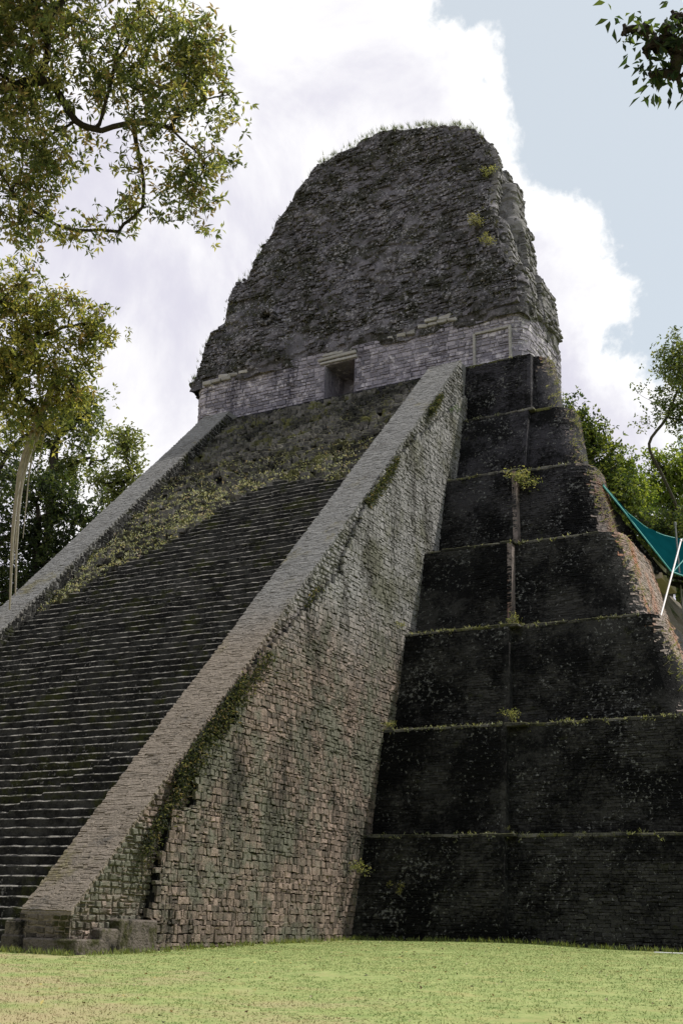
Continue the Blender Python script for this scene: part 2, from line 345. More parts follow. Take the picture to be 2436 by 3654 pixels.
g.put(b.inputs['Base Color'], col); b.inputs['Roughness'].default_value = 0.95
bp = g.new('ShaderNodeBump'); bp.inputs['Strength'].default_value = 0.5; bp.inputs['Distance'].default_value = 0.03; g.put(bp.inputs['Height'], n3); g.l.new(bp.outputs[0], b.inputs['Normal'])
M_LAWN = m
m, g, b, o = base_mat('lawn_blades'); ge = g.new('ShaderNodeNewGeometry'); col, n3 = lawn_colour(g, ge.outputs['Position'])
at = g.new('ShaderNodeAttribute', attribute_name='tint'); col = g.mix(1.0, col, at.outputs['Color'], 'MULTIPLY'); g.put(b.inputs['Base Color'], col); b.inputs['Roughness'].default_value = 0.7
tr = g.new('ShaderNodeBsdfTranslucent'); g.put(tr.inputs[0], col); mx = g.new('ShaderNodeMixShader'); mx.inputs[0].default_value = 0.3
g.l.new(b.outputs[0], mx.inputs[1]); g.l.new(tr.outputs[0], mx.inputs[2]); g.l.new(mx.outputs[0], o.inputs[0]); M_BLADE = m

gx = np.concatenate([[-900, -500, -250, -120, -70], np.arange(-45, 70, 0.6), [80, 120, 250, 500, 900]]); gy = np.concatenate([[-700, -350, -150, -70], np.arange(-40, 30, 0.6), [40, 60, 80, 110, 160, 300, 600, 1200]])
X, Y = np.meshgrid(gx, gy, indexing='ij')
o = obj('ground', mesh_np('ground', np.stack([X, Y, ground_z(X, Y)], -1).reshape(-1, 3), grid_faces(len(gx), len(gy)), smooth=True), M_LAWN)
o['kind'] = 'structure'
rng = np.random.default_rng(3)
n = 330000
px = rng.uniform(-6, 42, n); py = -22 + 39 * rng.random(n)
py = np.where(px < 10.5, np.minimum(py, -0.6 - rng.random(n) * 20), py)
kp = fbm(np.stack([px * 0.9, py * 0.9, px * 0], -1), 3, 5) > -0.75; px, py = px[kp], py[kp]; n = len(px)
V, F, T = blades(np.stack([px, py, ground_z(px, py) - 0.005], -1), np.array([[0, 0, 1.0]]), rng.uniform(0.02, 0.06, n), rng.uniform(0.012, 0.03, n), rng, np.repeat(rng.uniform(0.85, 1.35, (n, 1)), 3, 1), 1.0)
o = obj('grass', mesh_np('grass', V, F, T), M_BLADE, label='short mown lawn grass in front of the pyramid', category='grass', kind='stuff')

n = 800; px = rng.uniform(8, 40, n); py = rng.uniform(-20, 15, n); kp = (px > 10.6) | (py < -1); px, py = px[kp], py[kp]; n = len(px)
obj('leaf_litter', leaf_mesh('leaf_litter', np.stack([px, py, ground_z(px, py) + 0.035], -1), unit(n, rng) * np.array([[1, 1, 0.25]]), unit(n, rng) * 0.4 + np.array([[0, 0, 1.0]]), rng.uniform(0.05, 0.14, n), rng.uniform(0.03, 0.08, n), palette(n, rng, [(0.10, 0.065, 0.04), (0.05, 0.045, 0.03), (0.45, 0.40, 0.32)], [4, 3, 1.5])), M_LEAF, label='scattered fallen leaves on the lawn', category='leaves', kind='stuff')

# ------------------------------------------------------------------ the pyramid
ROOT = empty('stepped_pyramid', (0, 16, 0), 'tall grey stone stepped pyramid with a steep stairway and a roofed shrine on top', 'pyramid')
def part(name, me, mat, parent=None, **kw):
    o = obj(name, me, mat, **kw); p = parent or ROOT
    if p is ROOT: adopt(o, ROOT)
    else: o.parent = p                                              # parts sit in ROOT space through their parent
    return o
def RZ(y): return 1.26 + 1.085 * (y + 0.2)                           # top of the balustrades
def RY(z): return (z - 1.26) / 1.085 - 0.2
ZT = [0.0, 4.72, 9.55, 14.6, 19.55, 24.7, 29.35, 33.5]              # terrace levels
YT = [17.7, 19.5, 21.7, 24.0, 27.0, 29.35, 30.5]                    # front edge of each terrace top
BAT = [1.2, 1.1, 1.25, 1.3, 1.3, 1.2, 0.6]
NX = [(16.7, 16.3), (16.1, 15.8), (15.6, 15.2), (15.0, 14.6), (14.3, 13.8), (13.9, 13.8), (13.75, 13.65)]
XC = [26.4, 24.2, 22.15, 20.0, 17.85, 16.1, 14.45]                    # outer corner at the top edge
SB = [1.3, 1.3, 1.3, 1.3, 1.2, 0.85, 0.7]
REC = 0.42
def outline(i, top, npts=10):
    """front-right half of a terrace outline from the stair to the back: list of (x, y)"""
    yf = YT[i] if top else YT[i] - BAT[i]; nx = NX[i][1 if top else 0]; xc = XC[i] if top else XC[i] + SB[i]; r = (0.9, 0.8, 0.8, 1.0, 1.3, 1.1, 1.0)[i]
    pts = [(0, yf), (nx, yf), (nx, yf + REC)]
    cx_, cy_ = xc - r, yf + REC + r
    for a in np.linspace(-90, 0, npts): pts.append((cx_ + r * math.cos(math.radians(a)), cy_ + r * math.sin(math.radians(a))))
    yb = 54 - (yf - 16.5) * 0.85; sl = [9, 8, 7, 5.4, 1.7, 1.4, 1.2][i] + r; ins = [0.6, 0.6, 0.6, 4.5, 4.6, 4.2, 3.4][i]
    pts += [(xc, yf + sl), (xc - ins, yf + sl), (xc - ins, yf + sl + 5), (xc - ins, yb), (0, yb)]
    return pts
TERR = []
rng = np.random.default_rng(11)
def lerp_path(A, B, u, s):
    """position along polyline pair by arc length of A, blended by s"""
    A, B = np.array(A), np.array(B); L = np.concatenate([[0], np.cumsum(np.linalg.norm(np.diff(A, axis=0), axis=1))])
    pa = np.stack([np.interp(u, L, A[:, k]) for k in (0, 1)], -1); pb = np.stack([np.interp(u, L, B[:, k]) for k in (0, 1)], -1)
    return pa + (pb - pa) * s[:, None]
for i in range(7):
    A, B = outline(i, False), outline(i, True); z0, z1 = ZT[i] - (1.0 if i == 0 else 0.02), ZT[i + 1]; n = len(A)
    full = lambda q: q + [(-x, y) for x, y in q[::-1]][1:-1] if q[0][0] == 0 else q
    lim = [99, 99, 99, 17, 14.5, 11.8, 10.6][i]; Af = A + [(-min(x, lim), y) for x, y in A[::-1] if x > 0]; Bf = B + [(-min(x, lim), y) for x, y in B[::-1] if x > 0]
    nn = len(Af); V = np.concatenate([np.c_[np.array(Af), np.full(nn, z0)], np.c_[np.array(Bf), np.full(nn, z1)]])
    side = np.array([[k, (k + 1) % nn, nn + (k + 1) % nn, nn + k] for k in range(nn)])
    me = mesh_np('terrace', V, [side, np.arange(nn, 2 * nn)[None]], np.full(2 * nn, 0.4))
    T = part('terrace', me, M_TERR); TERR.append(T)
    h = z1 - ZT[i]
    def posf(path_a, path_b, zb=ZT[i], h=h):
        def pos(u, v, d):
            s = v / h; p = lerp_path(path_a, path_b, u, s); e = 0.02
            q = lerp_path(path_a, path_b, u + e, s); q0 = lerp_path(path_a, path_b, u - e, s); t = q - q0; t /= np.linalg.norm(t, axis=1)[:, None] + 1e-9
            nrm = np.stack([t[:, 1], -t[:, 0]], -1)
            wob = 0.05 * vnoise(np.c_[p * 0.35, (zb + v) * 0.35], 3)
            return np.c_[p + nrm * (d + wob)[:, None], zb + v + d * 0.2]
        return pos
    Ac, Bc = [(9.3, A[1][1]), A[1]], [(9.3, B[1][1]), B[1]]; LA = A[1][0] - 9.3
    Ar, Br = A[2:-2], B[2:-2]; LR = np.linalg.norm(np.diff(np.array(Ar), axis=0), axis=1).sum(); LF = np.linalg.norm(np.diff(np.array(Ar)[:-3], axis=0), axis=1).sum()
    P1, t1 = stones(lay(0, h, lambda v: 0, lambda v: LA, 0.125, 0.36, rng), posf(Ac, Bc), rng, gap=0.001, depth=(0.0, 0.020), inset=0.014, jit=0.012)
    uv = lay(0, h, lambda v: 0, lambda v: LR, 0.125, 0.36, rng); cu = uv[:, :, 0].mean(1)
    P2, t2 = stones(uv, posf(Ar, Br), rng, gap=0.001, depth=(0.0, 0.020), inset=0.014, jit=0.012)
    fl = cu > LF - (0.7, 0.6, 0.6, 0.8, 1.0, 0.9, 0.8)[i] + 0.25 * vnoise(np.c_[cu * 0, uv[:, 0, 1] * 0.9, cu * 0 + i]) + rng.normal(0, 0.16, len(cu))
    # notch face (looks right) between the two planes
    An, Bn = [A[1], A[2]], [B[1], B[2]]
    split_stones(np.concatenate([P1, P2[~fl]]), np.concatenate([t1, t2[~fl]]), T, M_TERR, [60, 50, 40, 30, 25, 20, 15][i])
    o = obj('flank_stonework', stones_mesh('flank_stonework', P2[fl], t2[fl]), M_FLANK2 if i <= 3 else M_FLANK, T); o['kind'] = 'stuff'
    V = np.array([[A[1][0] + 0.02, A[1][1] - 0.03, ZT[i]], [A[2][0] + 0.02, A[2][1] + 0.05, ZT[i]], [B[2][0] + 0.02, B[2][1] + 0.05, z1], [B[1][0] + 0.02, B[1][1] - 0.03, z1]])
    Vb = np.concatenate([V - np.array([0.25, 0, 0]), V]); part('corner_stone', mesh_np('corner_stone', Vb, BOXF, np.full(8, 0.9)), M_FLANK if i in (3, 4) else M_TERR, T)  # two terraces get paler stone here to paint the sunlit sliver
    # ledge of capping slabs along the terrace edge
    b_ = Bag(); x = 9.4
    while x < XC[i] - 1.2:
        l = rng.uniform(0.5, 1.1); yy = YT[i] + (REC if x > NX[i][1] else 0)
        rough_box(b_, x, min(x + l, XC[i] - 1.0) - 0.02, yy - 0.05, yy + 0.6, z1 - 0.10, z1 + rng.uniform(0.03, 0.07), 0.015, 0.03, rng.random(), rng); x += l
    o = part('edge_slabs', b_.mesh('edge_slabs'), M_RUB, T); o['kind'] = 'stuff'

def terr_front(z):
    """y of the terrace front (stair side) at height z"""
    i = min(max(int(np.searchsorted(ZT, z, 'right')) - 1, 0), 6); s = (z - ZT[i]) / (ZT[i + 1] - ZT[i])
    return YT[i] - BAT[i] * (1 - s)

# ---- stairway
XI, XO = 7.43, 9.52
ST = part('stairway', mesh_np('stairway', np.array([[-XI, -0.2, -0.6], [XI, -0.2, -0.6], [XI, 33, -0.6], [-XI, 33, -0.6], [-XI, 0.6, -0.3], [XI, 0.6, -0.3], [XI, RY(33.3 + 1.6), 33.3], [-XI, RY(33.3 + 1.6), 33.3], [XI, 33, 33.3], [-XI, 33, 33.3]]),
          [np.array([[4, 5, 6, 7], [0, 1, 5, 4], [7, 6, 8, 9]])], np.full(10, 0.3)), M_STEP)
RISE = 0.335; NST = 99
BX = [-7.2, -5, -2.1, -0.9, 0.2, 1.7]; BZ = [15.7, 18.2, 20.3, 22.2, 23.5, 24.2]
def clean_range(z):
    lo = -XI if z < 15.2 else float(np.interp(z, [15.2] + BZ, [-XI] + BX)); hi = XI if z < 23.0 else float(np.interp(z, [23.0, 23.5, 24.2], [XI, 5.0, 2.2]))
    return lo, hi
prof = np.array([[0.95, -0.52], [0.04, -0.52], [0.0, -0.30], [-0.010, -0.055], [0.008, -0.032], [0.06, 0.0], [0.95, 0.010]])   # (y, z) about the nose
srng = np.random.default_rng(21)
for k in range(NST):
    z = RISE * (k + 1); y = RY(z + 0.78)
    lo, hi = clean_range(z)
    if hi - lo < 0.6 or z > 24.2: continue
    lo += srng.uniform(0, 0.3) if lo > -XI else 0
    brk = None
    if 13 <= k <= 20: brk = 2.4 + 0.55 * (k - 13) + srng.uniform(-.25, .25)                       # a rebuilt stretch stands half a hand higher
    xs = [lo]
    while xs[-1] < hi - 0.05: xs.append(min(hi, xs[-1] + srng.uniform(0.18, 0.42)))
    if brk: xs = sorted(xs + [brk - 0.01, brk + 0.01])
    xs = np.array(xs); m_ = len(xs)
    ero = 0.3 + 0.7 * min(1, max(0, (z - 6) / 10))
    wz = 0.018 * vnoise(np.c_[xs * 1.9, xs * 0 + k * 3.1, xs * 0], 1) + 0.03 * vnoise(np.c_[xs * 0.2, xs * 0 + k * 0.12, xs * 0], 2) - 0.05 * ero * np.maximum(0, vnoise(np.c_[xs * 2.3, xs * 0 + k * 5.7, xs * 0 + 9], 4) - 0.25) 
    wy = 0.03 * vnoise(np.c_[xs * 1.6, xs * 0 + k * 2.3, xs * 0 + 5], 3) + 0.05 * ero * vnoise(np.c_[xs * 2.9, xs * 0 + k * 4.3, xs * 0 + 2], 5)
    if brk: wz = wz - 0.07 * (xs < brk)
    V = np.zeros((m_, len(prof), 3)); V[:, :, 0] = xs[:, None]; V[:, :, 1] = y + prof[None, :, 0] + wy[:, None]; V[:, :, 2] = z + prof[None, :, 1] + np.where(prof[None, :, 1] > -0.2, wz[:, None], 0)
    V[:, 4:6, 1] += srng.normal(0, 0.012, (m_, 2)); V[:, 4:6, 2] += srng.normal(0, 0.010, (m_, 2))
    F = grid_faces(m_, len(prof)); ends = [np.arange(len(prof))[None], np.arange(len(prof))[::-1][None] + (m_ - 1) * len(prof)]
    me = mesh_np('step', V.reshape(-1, 3), [F[:, ::-1], *ends], np.clip(0.5 + 0.5 * np.repeat(vnoise(np.c_[xs * 1.1, xs * 0 + k * 1.9, xs * 0], 8), len(prof)), 0, 1))
    wc = np.zeros((m_, len(prof), 4), np.float32); wc[:, 4:, :] = 1; wc[..., 3] = 1; me.color_attributes.new('lit_nose', 'FLOAT_COLOR', 'POINT').data.foreach_set('color', wc.ravel())  # nose and tread points marked for the painted sunlight
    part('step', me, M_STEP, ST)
# weathered upper flight: tumbled step blocks
b_ = Bag(); tops = []
for k in range(NST):
    z = RISE * (k + 1); y = RY(z + 0.78); lo, hi = clean_range(z); x = -XI
    while x < XI - 0.05:
        l = srng.uniform(0.18, 0.6); xm = x + l / 2
        gone = lo + 0.1 < xm < hi - 0.1 and z < 24.2
        if not gone and z > 14.6:
            a = 0.5 + 0.5 * vnoise(np.array([[xm * 0.4, z * 0.4, 0.5]]), 12)[0]
            amp = (0.075 if z < 27.5 else 0.055); dy = srng.normal(0.06, amp); dz = srng.normal(-0.03, amp * 0.7)
            if srng.random() < 0.84:
                h = srng.uniform(0.2, 0.36)
                rough_box(b_, x + 0.01, min(x + l, XI) - 0.01, y + dy, y + dy + 0.9, z - h + dz - 0.1, z + dz, 0.03, 0.035, srng.random(), srng)
                tops.append((xm, y + dy + 0.05, z + dz, a))
        x += l
o = part('tumbled_steps', b_.mesh('tumbled_steps'), M_RUB, ST); o['kind'] = 'stuff'
tops = np.array(tops)
# moss and grass on the weathered flight
sel = []
for x, y, z, a in tops:
    lo, hi = clean_range(z); d = (lo - x) if z < 24.2 else 1.0
    dens = 9 if (z < 24.5 and x < lo + 0.5) else (4.5 if z < 27 else 1)
    dens = int(dens * (0.3 + 1.4 * a) + srng.random())
    for q in range(dens): sel.append((x + srng.uniform(-0.3, 0.3), y + srng.uniform(-0.08, 0.12), z + srng.uniform(-0.08, 0.02), z))
sel = np.array(sel); cl = palette(len(sel), srng, [(0.21, 0.225, 0.135), (0.28, 0.27, 0.185), (0.07, 0.08, 0.045), (0.29, 0.235, 0.19)], [4, 3, 3.5, 1.3]) * np.where(sel[:, 3:4] > 27.5, 0.6, np.where(sel[:, 3:4] > 25.5, 1.0, 1.8))  # moss colour brightened in the sunlit band, dimmed where the shrine shades it
r_ = 4; Pm = np.repeat(sel[:, :3], r_, 0) + srng.normal(0, 0.06, (len(sel) * r_, 3))
V, F, T = blades(Pm, np.array([[0, -0.6, 0.8]]), srng.uniform(0.04, 0.12, len(Pm)), srng.uniform(0.03, 0.07, len(Pm)), srng, np.repeat(cl, r_, 0), 0.9)
obj('stair_moss', mesh_np('stair_moss', V, F, T), M_GRASSY, label='yellow-green moss and grass on the weathered upper flight of the stairway', category='moss', kind='stuff')

# ---- balustrades
YTOP = 29.6
def balustrade(x0, x1):
    prof = [(-0.2, -0.6), (-0.2, RZ(-0.2) - 0.06), (YTOP, RZ(YTOP) - 0.06), (32.4, RZ(YTOP) - 0.06), (32.4, -0.6)]
    V = np.array([(x0 + 0.03, y, z) for y, z in prof] + [(x1 - 0.03, y, z) for y, z in prof]); n = 5
    F4 = np.array([[k, k + n, (k + 1) % n + n, (k + 1) % n] for k in range(n)])
    B = part('balustrade', mesh_np('balustrade', V, [F4, np.arange(n)[None], np.arange(n)[::-1][None] + n], np.full(10, 0.3)), M_BAL)
    rng = np.random.default_rng(int(x0 * 10) % 97); L = math.hypot(YTOP + 0.2, RZ(YTOP) - RZ(-0.2)); cy, cz = (YTOP + 0.2) / L, (RZ(YTOP) - RZ(-0.2)) / L
    def pos(u, v, d):
        w = 0.03 * vnoise(np.c_[u * 0.7, v * 0.4, v * 0], 2)
        return np.c_[x0 + u, -0.2 + v * cy - (d + w) * cz, RZ(-0.2) + v * cz + (d + w) * cy]
    uv = lay(0, L, lambda v: rng.uniform(-0.03, 0.05), lambda v: x1 - x0 - rng.uniform(-0.03, 0.06), 0.10, 0.30, rng, 0.4, 0.55)
    P, t = stones(uv, pos, rng, gap=0.001, depth=(0.0, 0.014), inset=0.010, jit=0.016, sink=0.06, tilt=0.005)
    split_stones(P, t, B, M_BAL, 120 if x0 > 0 else 0, 'top_stonework')
    return B
BR = balustrade(XI, XO); BL = balustrade(-XO, -XI)
# inner cheek of the left balustrade and outer cheek of the right one
rng = np.random.default_rng(5)
uv = lay(0.0, 33.2, lambda z: max(RY(z + 0.12), -0.2) + 0.02, lambda z: max(RY(z), -0.2) + 1.9, 0.24, 0.36, rng)
P, t = stones(uv[uv[:, :, 0].max(1) < 31], lambda u, v, d: np.c_[-XI - 0.02 + d, u, v], rng, gap=0.01, depth=(0.0, 0.03))
o = obj('cheek_stonework', stones_mesh('cheek_stonework', P, t), M_STEP, BL); o['kind'] = 'stuff'
uv = lay(0.0, 33.0, lambda z: max(RY(z + 0.10), -0.2) + 0.02, lambda z: max(RY(z), -0.2) + 3.6, 0.2, 0.3, rng)
P, t = stones(uv[uv[:, :, 0].max(1) < 30], lambda u, v, d: np.c_[XO - 0.02 + d, u, v], rng, gap=0.015, depth=(0.01, 0.10), inset=0.04)
o = obj('cheek_stonework', stones_mesh('cheek_stonework', P, t), M_SIDE, BR); o['kind'] = 'stuff'
uv = lay(0.0, 1.2, lambda z: XI + 0.02, lambda z: XO - 0.02, 0.2, 0.34, rng)
P, t = stones(uv, lambda u, v, d: np.c_[u, -0.2 - d, v], rng, gap=0.01, depth=(0.01, 0.05))
o = obj('front_stonework', stones_mesh('front_stonework', P, t), M_PLINTH, BR); o['kind'] = 'stuff'
# plinth blocks at the foot
for (x0, x1, y0, y1, z1) in [(7.9, 9.95, -0.42, 0.83, 0.44), (9.4, 9.98, 0.72, 1.62, 0.77), (9.4, 10.0, 1.5, 3.45, 1.07), (7.0, 7.62, -0.34, 0.3, 0.98), (6.95, 7.75, -0.42, 0.2, 0.5)]:
    b_ = Bag(); rough_box(b_, x0, x1, y0, y1, -0.4, z1, 0.03, 0.05, rng.uniform(0.2, 0.8), rng); part('plinth_block', b_.mesh('plinth_block'), M_PLINTH, BR)

# ---- outer side wall of the stairway (its top and front end run in ragged steps)
PZ = [(3.10, -0.5), (3.15, 1.2), (3.95, 4.5), (5.1, 4.75), (5.45, 6.9), (7.4, 7.9), (7.7, 9.2), (8.9, 10.9), (11.0, 12.5), (13.2, 14.4), (15.3, 16.0), (15.8, 17.4), (17.7, 20.2), (19.5, 22.6), (23.2, 25.9), (25.4, 27.4), (28.9, 30.6), (30.4, 31.6)]
pzy, pzz = np.array(PZ).T
def ylo(z): return float(np.interp(z, pzz, pzy))
def XW(z): return 9.86 - 0.006 * z
wn = len(PZ); poly = PZ + [(31.5, 31.0), (31.5, -0.5)]
V = np.array([(9.4, y, z) for y, z in poly] + [(XW(z) - 0.05, y, z) for y, z in poly]); n = len(poly)
F4 = np.array([[(k + 1) % n, k, k + n, (k + 1) % n + n] for k in range(n)])
SW = part('side_wall', mesh_np('side_wall', V, [F4[:, ::-1], np.arange(n)[None], np.arange(n)[::-1][None] + n], np.full(2 * n, 0.2)), M_TERR)
rng = np.random.default_rng(31)
uv = np.concatenate([lay(-0.05, 8, lambda z: ylo(z) + rng.uniform(-.25, .1), lambda z: terr_front(max(z, 0)) + 0.15, 0.20, 0.22, rng, 0.5, 0.65),
                     lay(8, 31.2, lambda z: ylo(z) + rng.uniform(-.25, .1), lambda z: terr_front(z) + 0.15, 0.19, 0.25, rng, 0.5, 0.65)])
def posw(u, v, d):
    w = 0.05 * vnoise(np.c_[u * 0.3, v * 0.3, v * 0], 6); return np.c_[XW(v) + d + w, u, v]
P, t = stones(uv, posw, rng, gap=0.005, depth=(0.0, 0.042), inset=0.018, jit=0.020, sink=0.12, tilt=0.012)
split_stones(P, t, SW, M_SIDE, 300)

# ---- shrine on the top
YW, HX, ZB, ZC = 32.3, 12.7, 33.4, 38.0
RM = empty('tmp', (0, 0, 0), '', ''); bpy.data.objects.remove(RM)
DX0, DX1, DZ = -1.68, 0.72, 36.95
def room_path(x_in=HX, r=1.1, yb=39.2):
    p = [(-x_in, yb)] + [(-x_in + r + r * math.cos(math.radians(a)), YW + r + r * math.sin(math.radians(a))) for a in np.linspace(180, 270, 9)]
    p += [(x_in - r + r * math.cos(math.radians(a)), YW + r + r * math.sin(math.radians(a))) for a in np.linspace(-90, 0, 9)] + [(x_in, yb)]
    return p
rp = room_path(); 
V, F = [], []
def wall_piece(b, x0, x1, y0, y1, z0, z1): b.add(box(x0, x1, y0, y1, z0, z1), BOXF, 0.3)
b_ = Bag(); wall_piece(b_, -HX + 1.1, DX0, YW + 0.02, YW + 6.8, ZB, ZC); wall_piece(b_, DX1, HX - 1.1, YW + 0.02, YW + 6.8, ZB, ZC); wall_piece(b_, DX0, DX1, YW + 0.02, YW + 6.8, DZ, ZC); wall_piece(b_, DX0, DX1, YW + 2.6, YW + 6.8, ZB, DZ)
for s in (-1, 1):
    q = [(s * (HX - 1.1 - 0.002), YW + 6.8), (s * HX, YW + 6.8)] + [(s * (HX - 1.1 + 1.1 * math.cos(math.radians(a))), YW + 1.12 - 1.1 * math.sin(math.radians(a))) for a in np.linspace(0, 90, 8)]
    if s > 0: q = q[::-1]
    n = len(q); VV = np.array([(x, y, ZB) for x, y in q] + [(x, y, ZC) for x, y in q]); b_.add(VV, np.array([[k, (k + 1) % n, n + (k + 1) % n, n + k] for k in range(n)])[:, ::-1], 0.3)
RM = part('shrine', b_.mesh('shrine'), M_ROOM)
rng = np.random.default_rng(41)
rpa = np.array(rp); RL = np.concatenate([[0], np.cumsum(np.linalg.norm(np.diff(rpa, axis=0), axis=1))])
def posr(u, v, d):
    p = np.stack([np.interp(u, RL, rpa[:, k]) for k in (0, 1)], -1); q = np.stack([np.interp(u + .02, RL, rpa[:, k]) - np.interp(u - .02, RL, rpa[:, k]) for k in (0, 1)], -1)
    q /= np.linalg.norm(q, axis=1)[:, None] + 1e-9; w = 0.04 * vnoise(np.c_[u * 0.4, v * 0.6, v * 0], 9)
    return np.c_[p + np.stack([q[:, 1], -q[:, 0]], -1) * (d + w)[:, None], v]
uv = lay(ZB, ZC, lambda v: 0, lambda v: RL[-1], 0.29, 0.52, rng, 0.3, 0.5); cx_ = posr(uv[:, :, 0].mean(1), uv[:, :, 1].mean(1), np.zeros(len(uv)))
NXA, NXB, NZ = 9.35, 11.75, 36.7                                         # framed recess right of the stair
hole = (cx_[:, 0] > DX0 - 0.1) & (cx_[:, 0] < DX1 + 0.1) & (cx_[:, 2] < DZ + 0.1) & (cx_[:, 1] < 33)
P, t = stones(uv[~hole], posr, rng, gap=0.012, depth=(0.02, 0.08), inset=0.035, jit=0.016)
# the walls' stones crossing the openings are trimmed back
P[..., 0] = np.where((P[..., 1] < 33) & (P[..., 2] < DZ) & (P[..., 0] > DX0) & (P[..., 0] < DX1), np.where(P[..., 0] > (DX0 + DX1) / 2, DX1, DX0), P[..., 0])
split_stones(P, t, RM, M_ROOM, 180)
for z, x0, x1, dy in [(DZ + 0.03, DX0 - 0.35, DX1 + 0.15, 0.16), (DZ + 0.34, DX0 - 0.5, DX1 + 0.05, 0.22), (DZ + 0.66, DX0 - 0.2, DX1 - 0.3, 0.14)]:
    b_ = Bag(); rough_box(b_, x0, x1, YW - dy, YW + 0.4, z, z + 0.24, 0.03, 0.04, rng.random(), rng); part('lintel', b_.mesh('lintel'), M_PALE, RM)
for z, x0, x1, m_ in [(37.75, -10.4, -7.9, 3), (37.55, -11.8, -9.4, 3), (38.02, 5.4, 8.2, 4), (38.3, 5.9, 7.8, 2), (37.7, 3.2, 5.2, 3)]:
    xs = np.linspace(x0, x1, m_ + 1)
    for a, c in zip(xs[:-1], xs[1:]):
        b_ = Bag(); rough_box(b_, a + .02, c - .02, YW - 0.2 - 0.1 * rng.random(), YW + 0.4, z, z + 0.26, 0.03, 0.04, rng.random(), rng); part('cornice_stone', b_.mesh('cornice_stone'), M_PALE, RM)
# door jambs, plastered
for x0, x1, nm in [(DX0 - 0.001, DX0 + 0.05, 'door_jamb'), (DX1 - 0.05, DX1 + 0.001, 'door_jamb')]:
    b_ = Bag(); wall_piece(b_, x0, x1, YW - 0.04, YW + 2.6, ZB, DZ); part(nm, b_.mesh(nm), M_ROOM, RM)
# framed recess
for x0, x1, z0, z1 in [(NXA - 0.09, NXA + 0.09, ZB, NZ), (NXB - 0.08, NXB + 0.08, ZB, NZ + 0.08), (NXA + 0.092, NXB - 0.082, NZ - 0.1, NZ + 0.06)]:
    b_ = Bag(); rough_box(b_, x0, x1, YW - 0.18, YW + 0.1, z0, z1, 0.012, 0.02, 0.7, rng); part('recess_frame', b_.mesh('recess_frame'), M_PALE, RM)

# ---- roof comb
CL = [(37.4, -13.3), (38.0, -13.45), (38.2, -13.0), (40.3, -12.8), (42.4, -12.5), (42.9, -11.6), (43.2, -11.2), (45.9, -11.5), (46.9, -11.3), (47.4, -10.3), (48.2, -9.9), (50.4, -9.5), (51.2, -8.7), (52.5, -8.4), (53.2, -7.6), (55.2, -7.0), (55.9, -6.5), (57.5, -6.0), (57.8, -4.8), (58.1, -3.3), (58.6, -2.1), (59.0, -1.2)]
CR = [(37.4, 12.75), (38.0, 12.85), (41.6, 12.3), (42.0, 11.6), (44.5, 11.0), (46.2, 10.6), (46.5, 10.0), (52.5, 9.75), (54.2, 9.1), (55.9, 8.0), (57.0, 6.4), (58.2, 2.9), (59.0, 0.4)]
BRR = [(37.4, 12.85), (38.5, 12.9), (41.9, 12.55), (42.2, 11.85), (46.7, 11.4), (46.9, 11.0), (50.4, 10.75), (50.6, 10.2), (52.2, 10.0), (52.4, 9.2), (54.5, 8.2), (56.5, 6), (57.5, 3)]
def comb(zs, xl, xr, yf, yb, seed, nt=420, pw=16.0):
    a = np.linspace(0, 2 * np.pi, nt, endpoint=False); c, s = np.cos(a), np.sin(a)
    r = (np.abs(c) ** pw + np.abs(s) ** pw) ** (-1 / pw)
    ex, ey = c * r, s * r; pts = []
    Z = zs[None, :] + np.zeros((nt, 1)); XL, XR, YF, YB = [np.array([f(z) for z in zs])[None] for f in (xl, xr, yf, yb)]
    Xg = (XL + XR) / 2 + ex[:, None] * (XR - XL) / 2; Yg = (YF + YB) / 2 + ey[:, None] * (YB - YF) / 2
    V = np.stack([Xg, Yg, Z], -1); q = V.reshape(-1, 3)
    # face normal in plan
    t = np.roll(V, -1, 0) - np.roll(V, 1, 0); nrm = np.stack([t[..., 1], -t[..., 0], 0 * t[..., 0]], -1); nrm /= np.linalg.norm(nrm, axis=-1, keepdims=True) + 1e-9
    d = 0.20 * fbm(q * 0.28, 3, seed) + 0.07 * fbm(q * 1.3, 3, seed + 5) + 0.07 * np.sign(vnoise(q * np.array([1.7, 1.7, 2.6]), seed + 9))
    V = V + nrm * d.reshape(V.shape[:2])[..., None]; V[..., 2] += (0.18 * fbm(q * 0.9, 2, seed + 20)).reshape(V.shape[:2])
    F = [grid_faces(nt, len(zs), True), (np.arange(nt) * len(zs) + len(zs) - 1)[None]]
    return V.reshape(-1, 3), F
ip = lambda L: (lambda z: float(np.interp(z, [p[0] for p in L], [p[1] for p in L])))
yfront = ip([(37.4, 32.2), (38.2, 32.15), (41.5, 32.9), (41.9, 33.1), (46, 34.0), (50, 34.9), (55, 36.0), (59, 36.9)])
V, F = comb(np.linspace(37.4, 58.9, 190), ip(CL), ip(CR), yfront, ip([(37, 37.0), (59, 37.6)]), 3)
RC = part('roof_comb', mesh_np('roof_comb', V, F, np.clip(0.5 + 0.5 * vnoise(V * 1.7, 77), 0, 1)), M_COMB)
V, F = comb(np.linspace(37.4, 57.4, 120), lambda z: ip(CL)(z) + 1.2, ip(BRR), lambda z: max(yfront(z) + 1.3, 35.4), ip([(37, 39.3), (42.5, 38.9), (43.2, 38.0), (58, 37.9)]), 8)
part('comb_backing', mesh_np('comb_backing', V, F, np.clip(0.5 + 0.5 * vnoise(V * 1.7, 78), 0, 1)), M_COMBSIDE, RC)
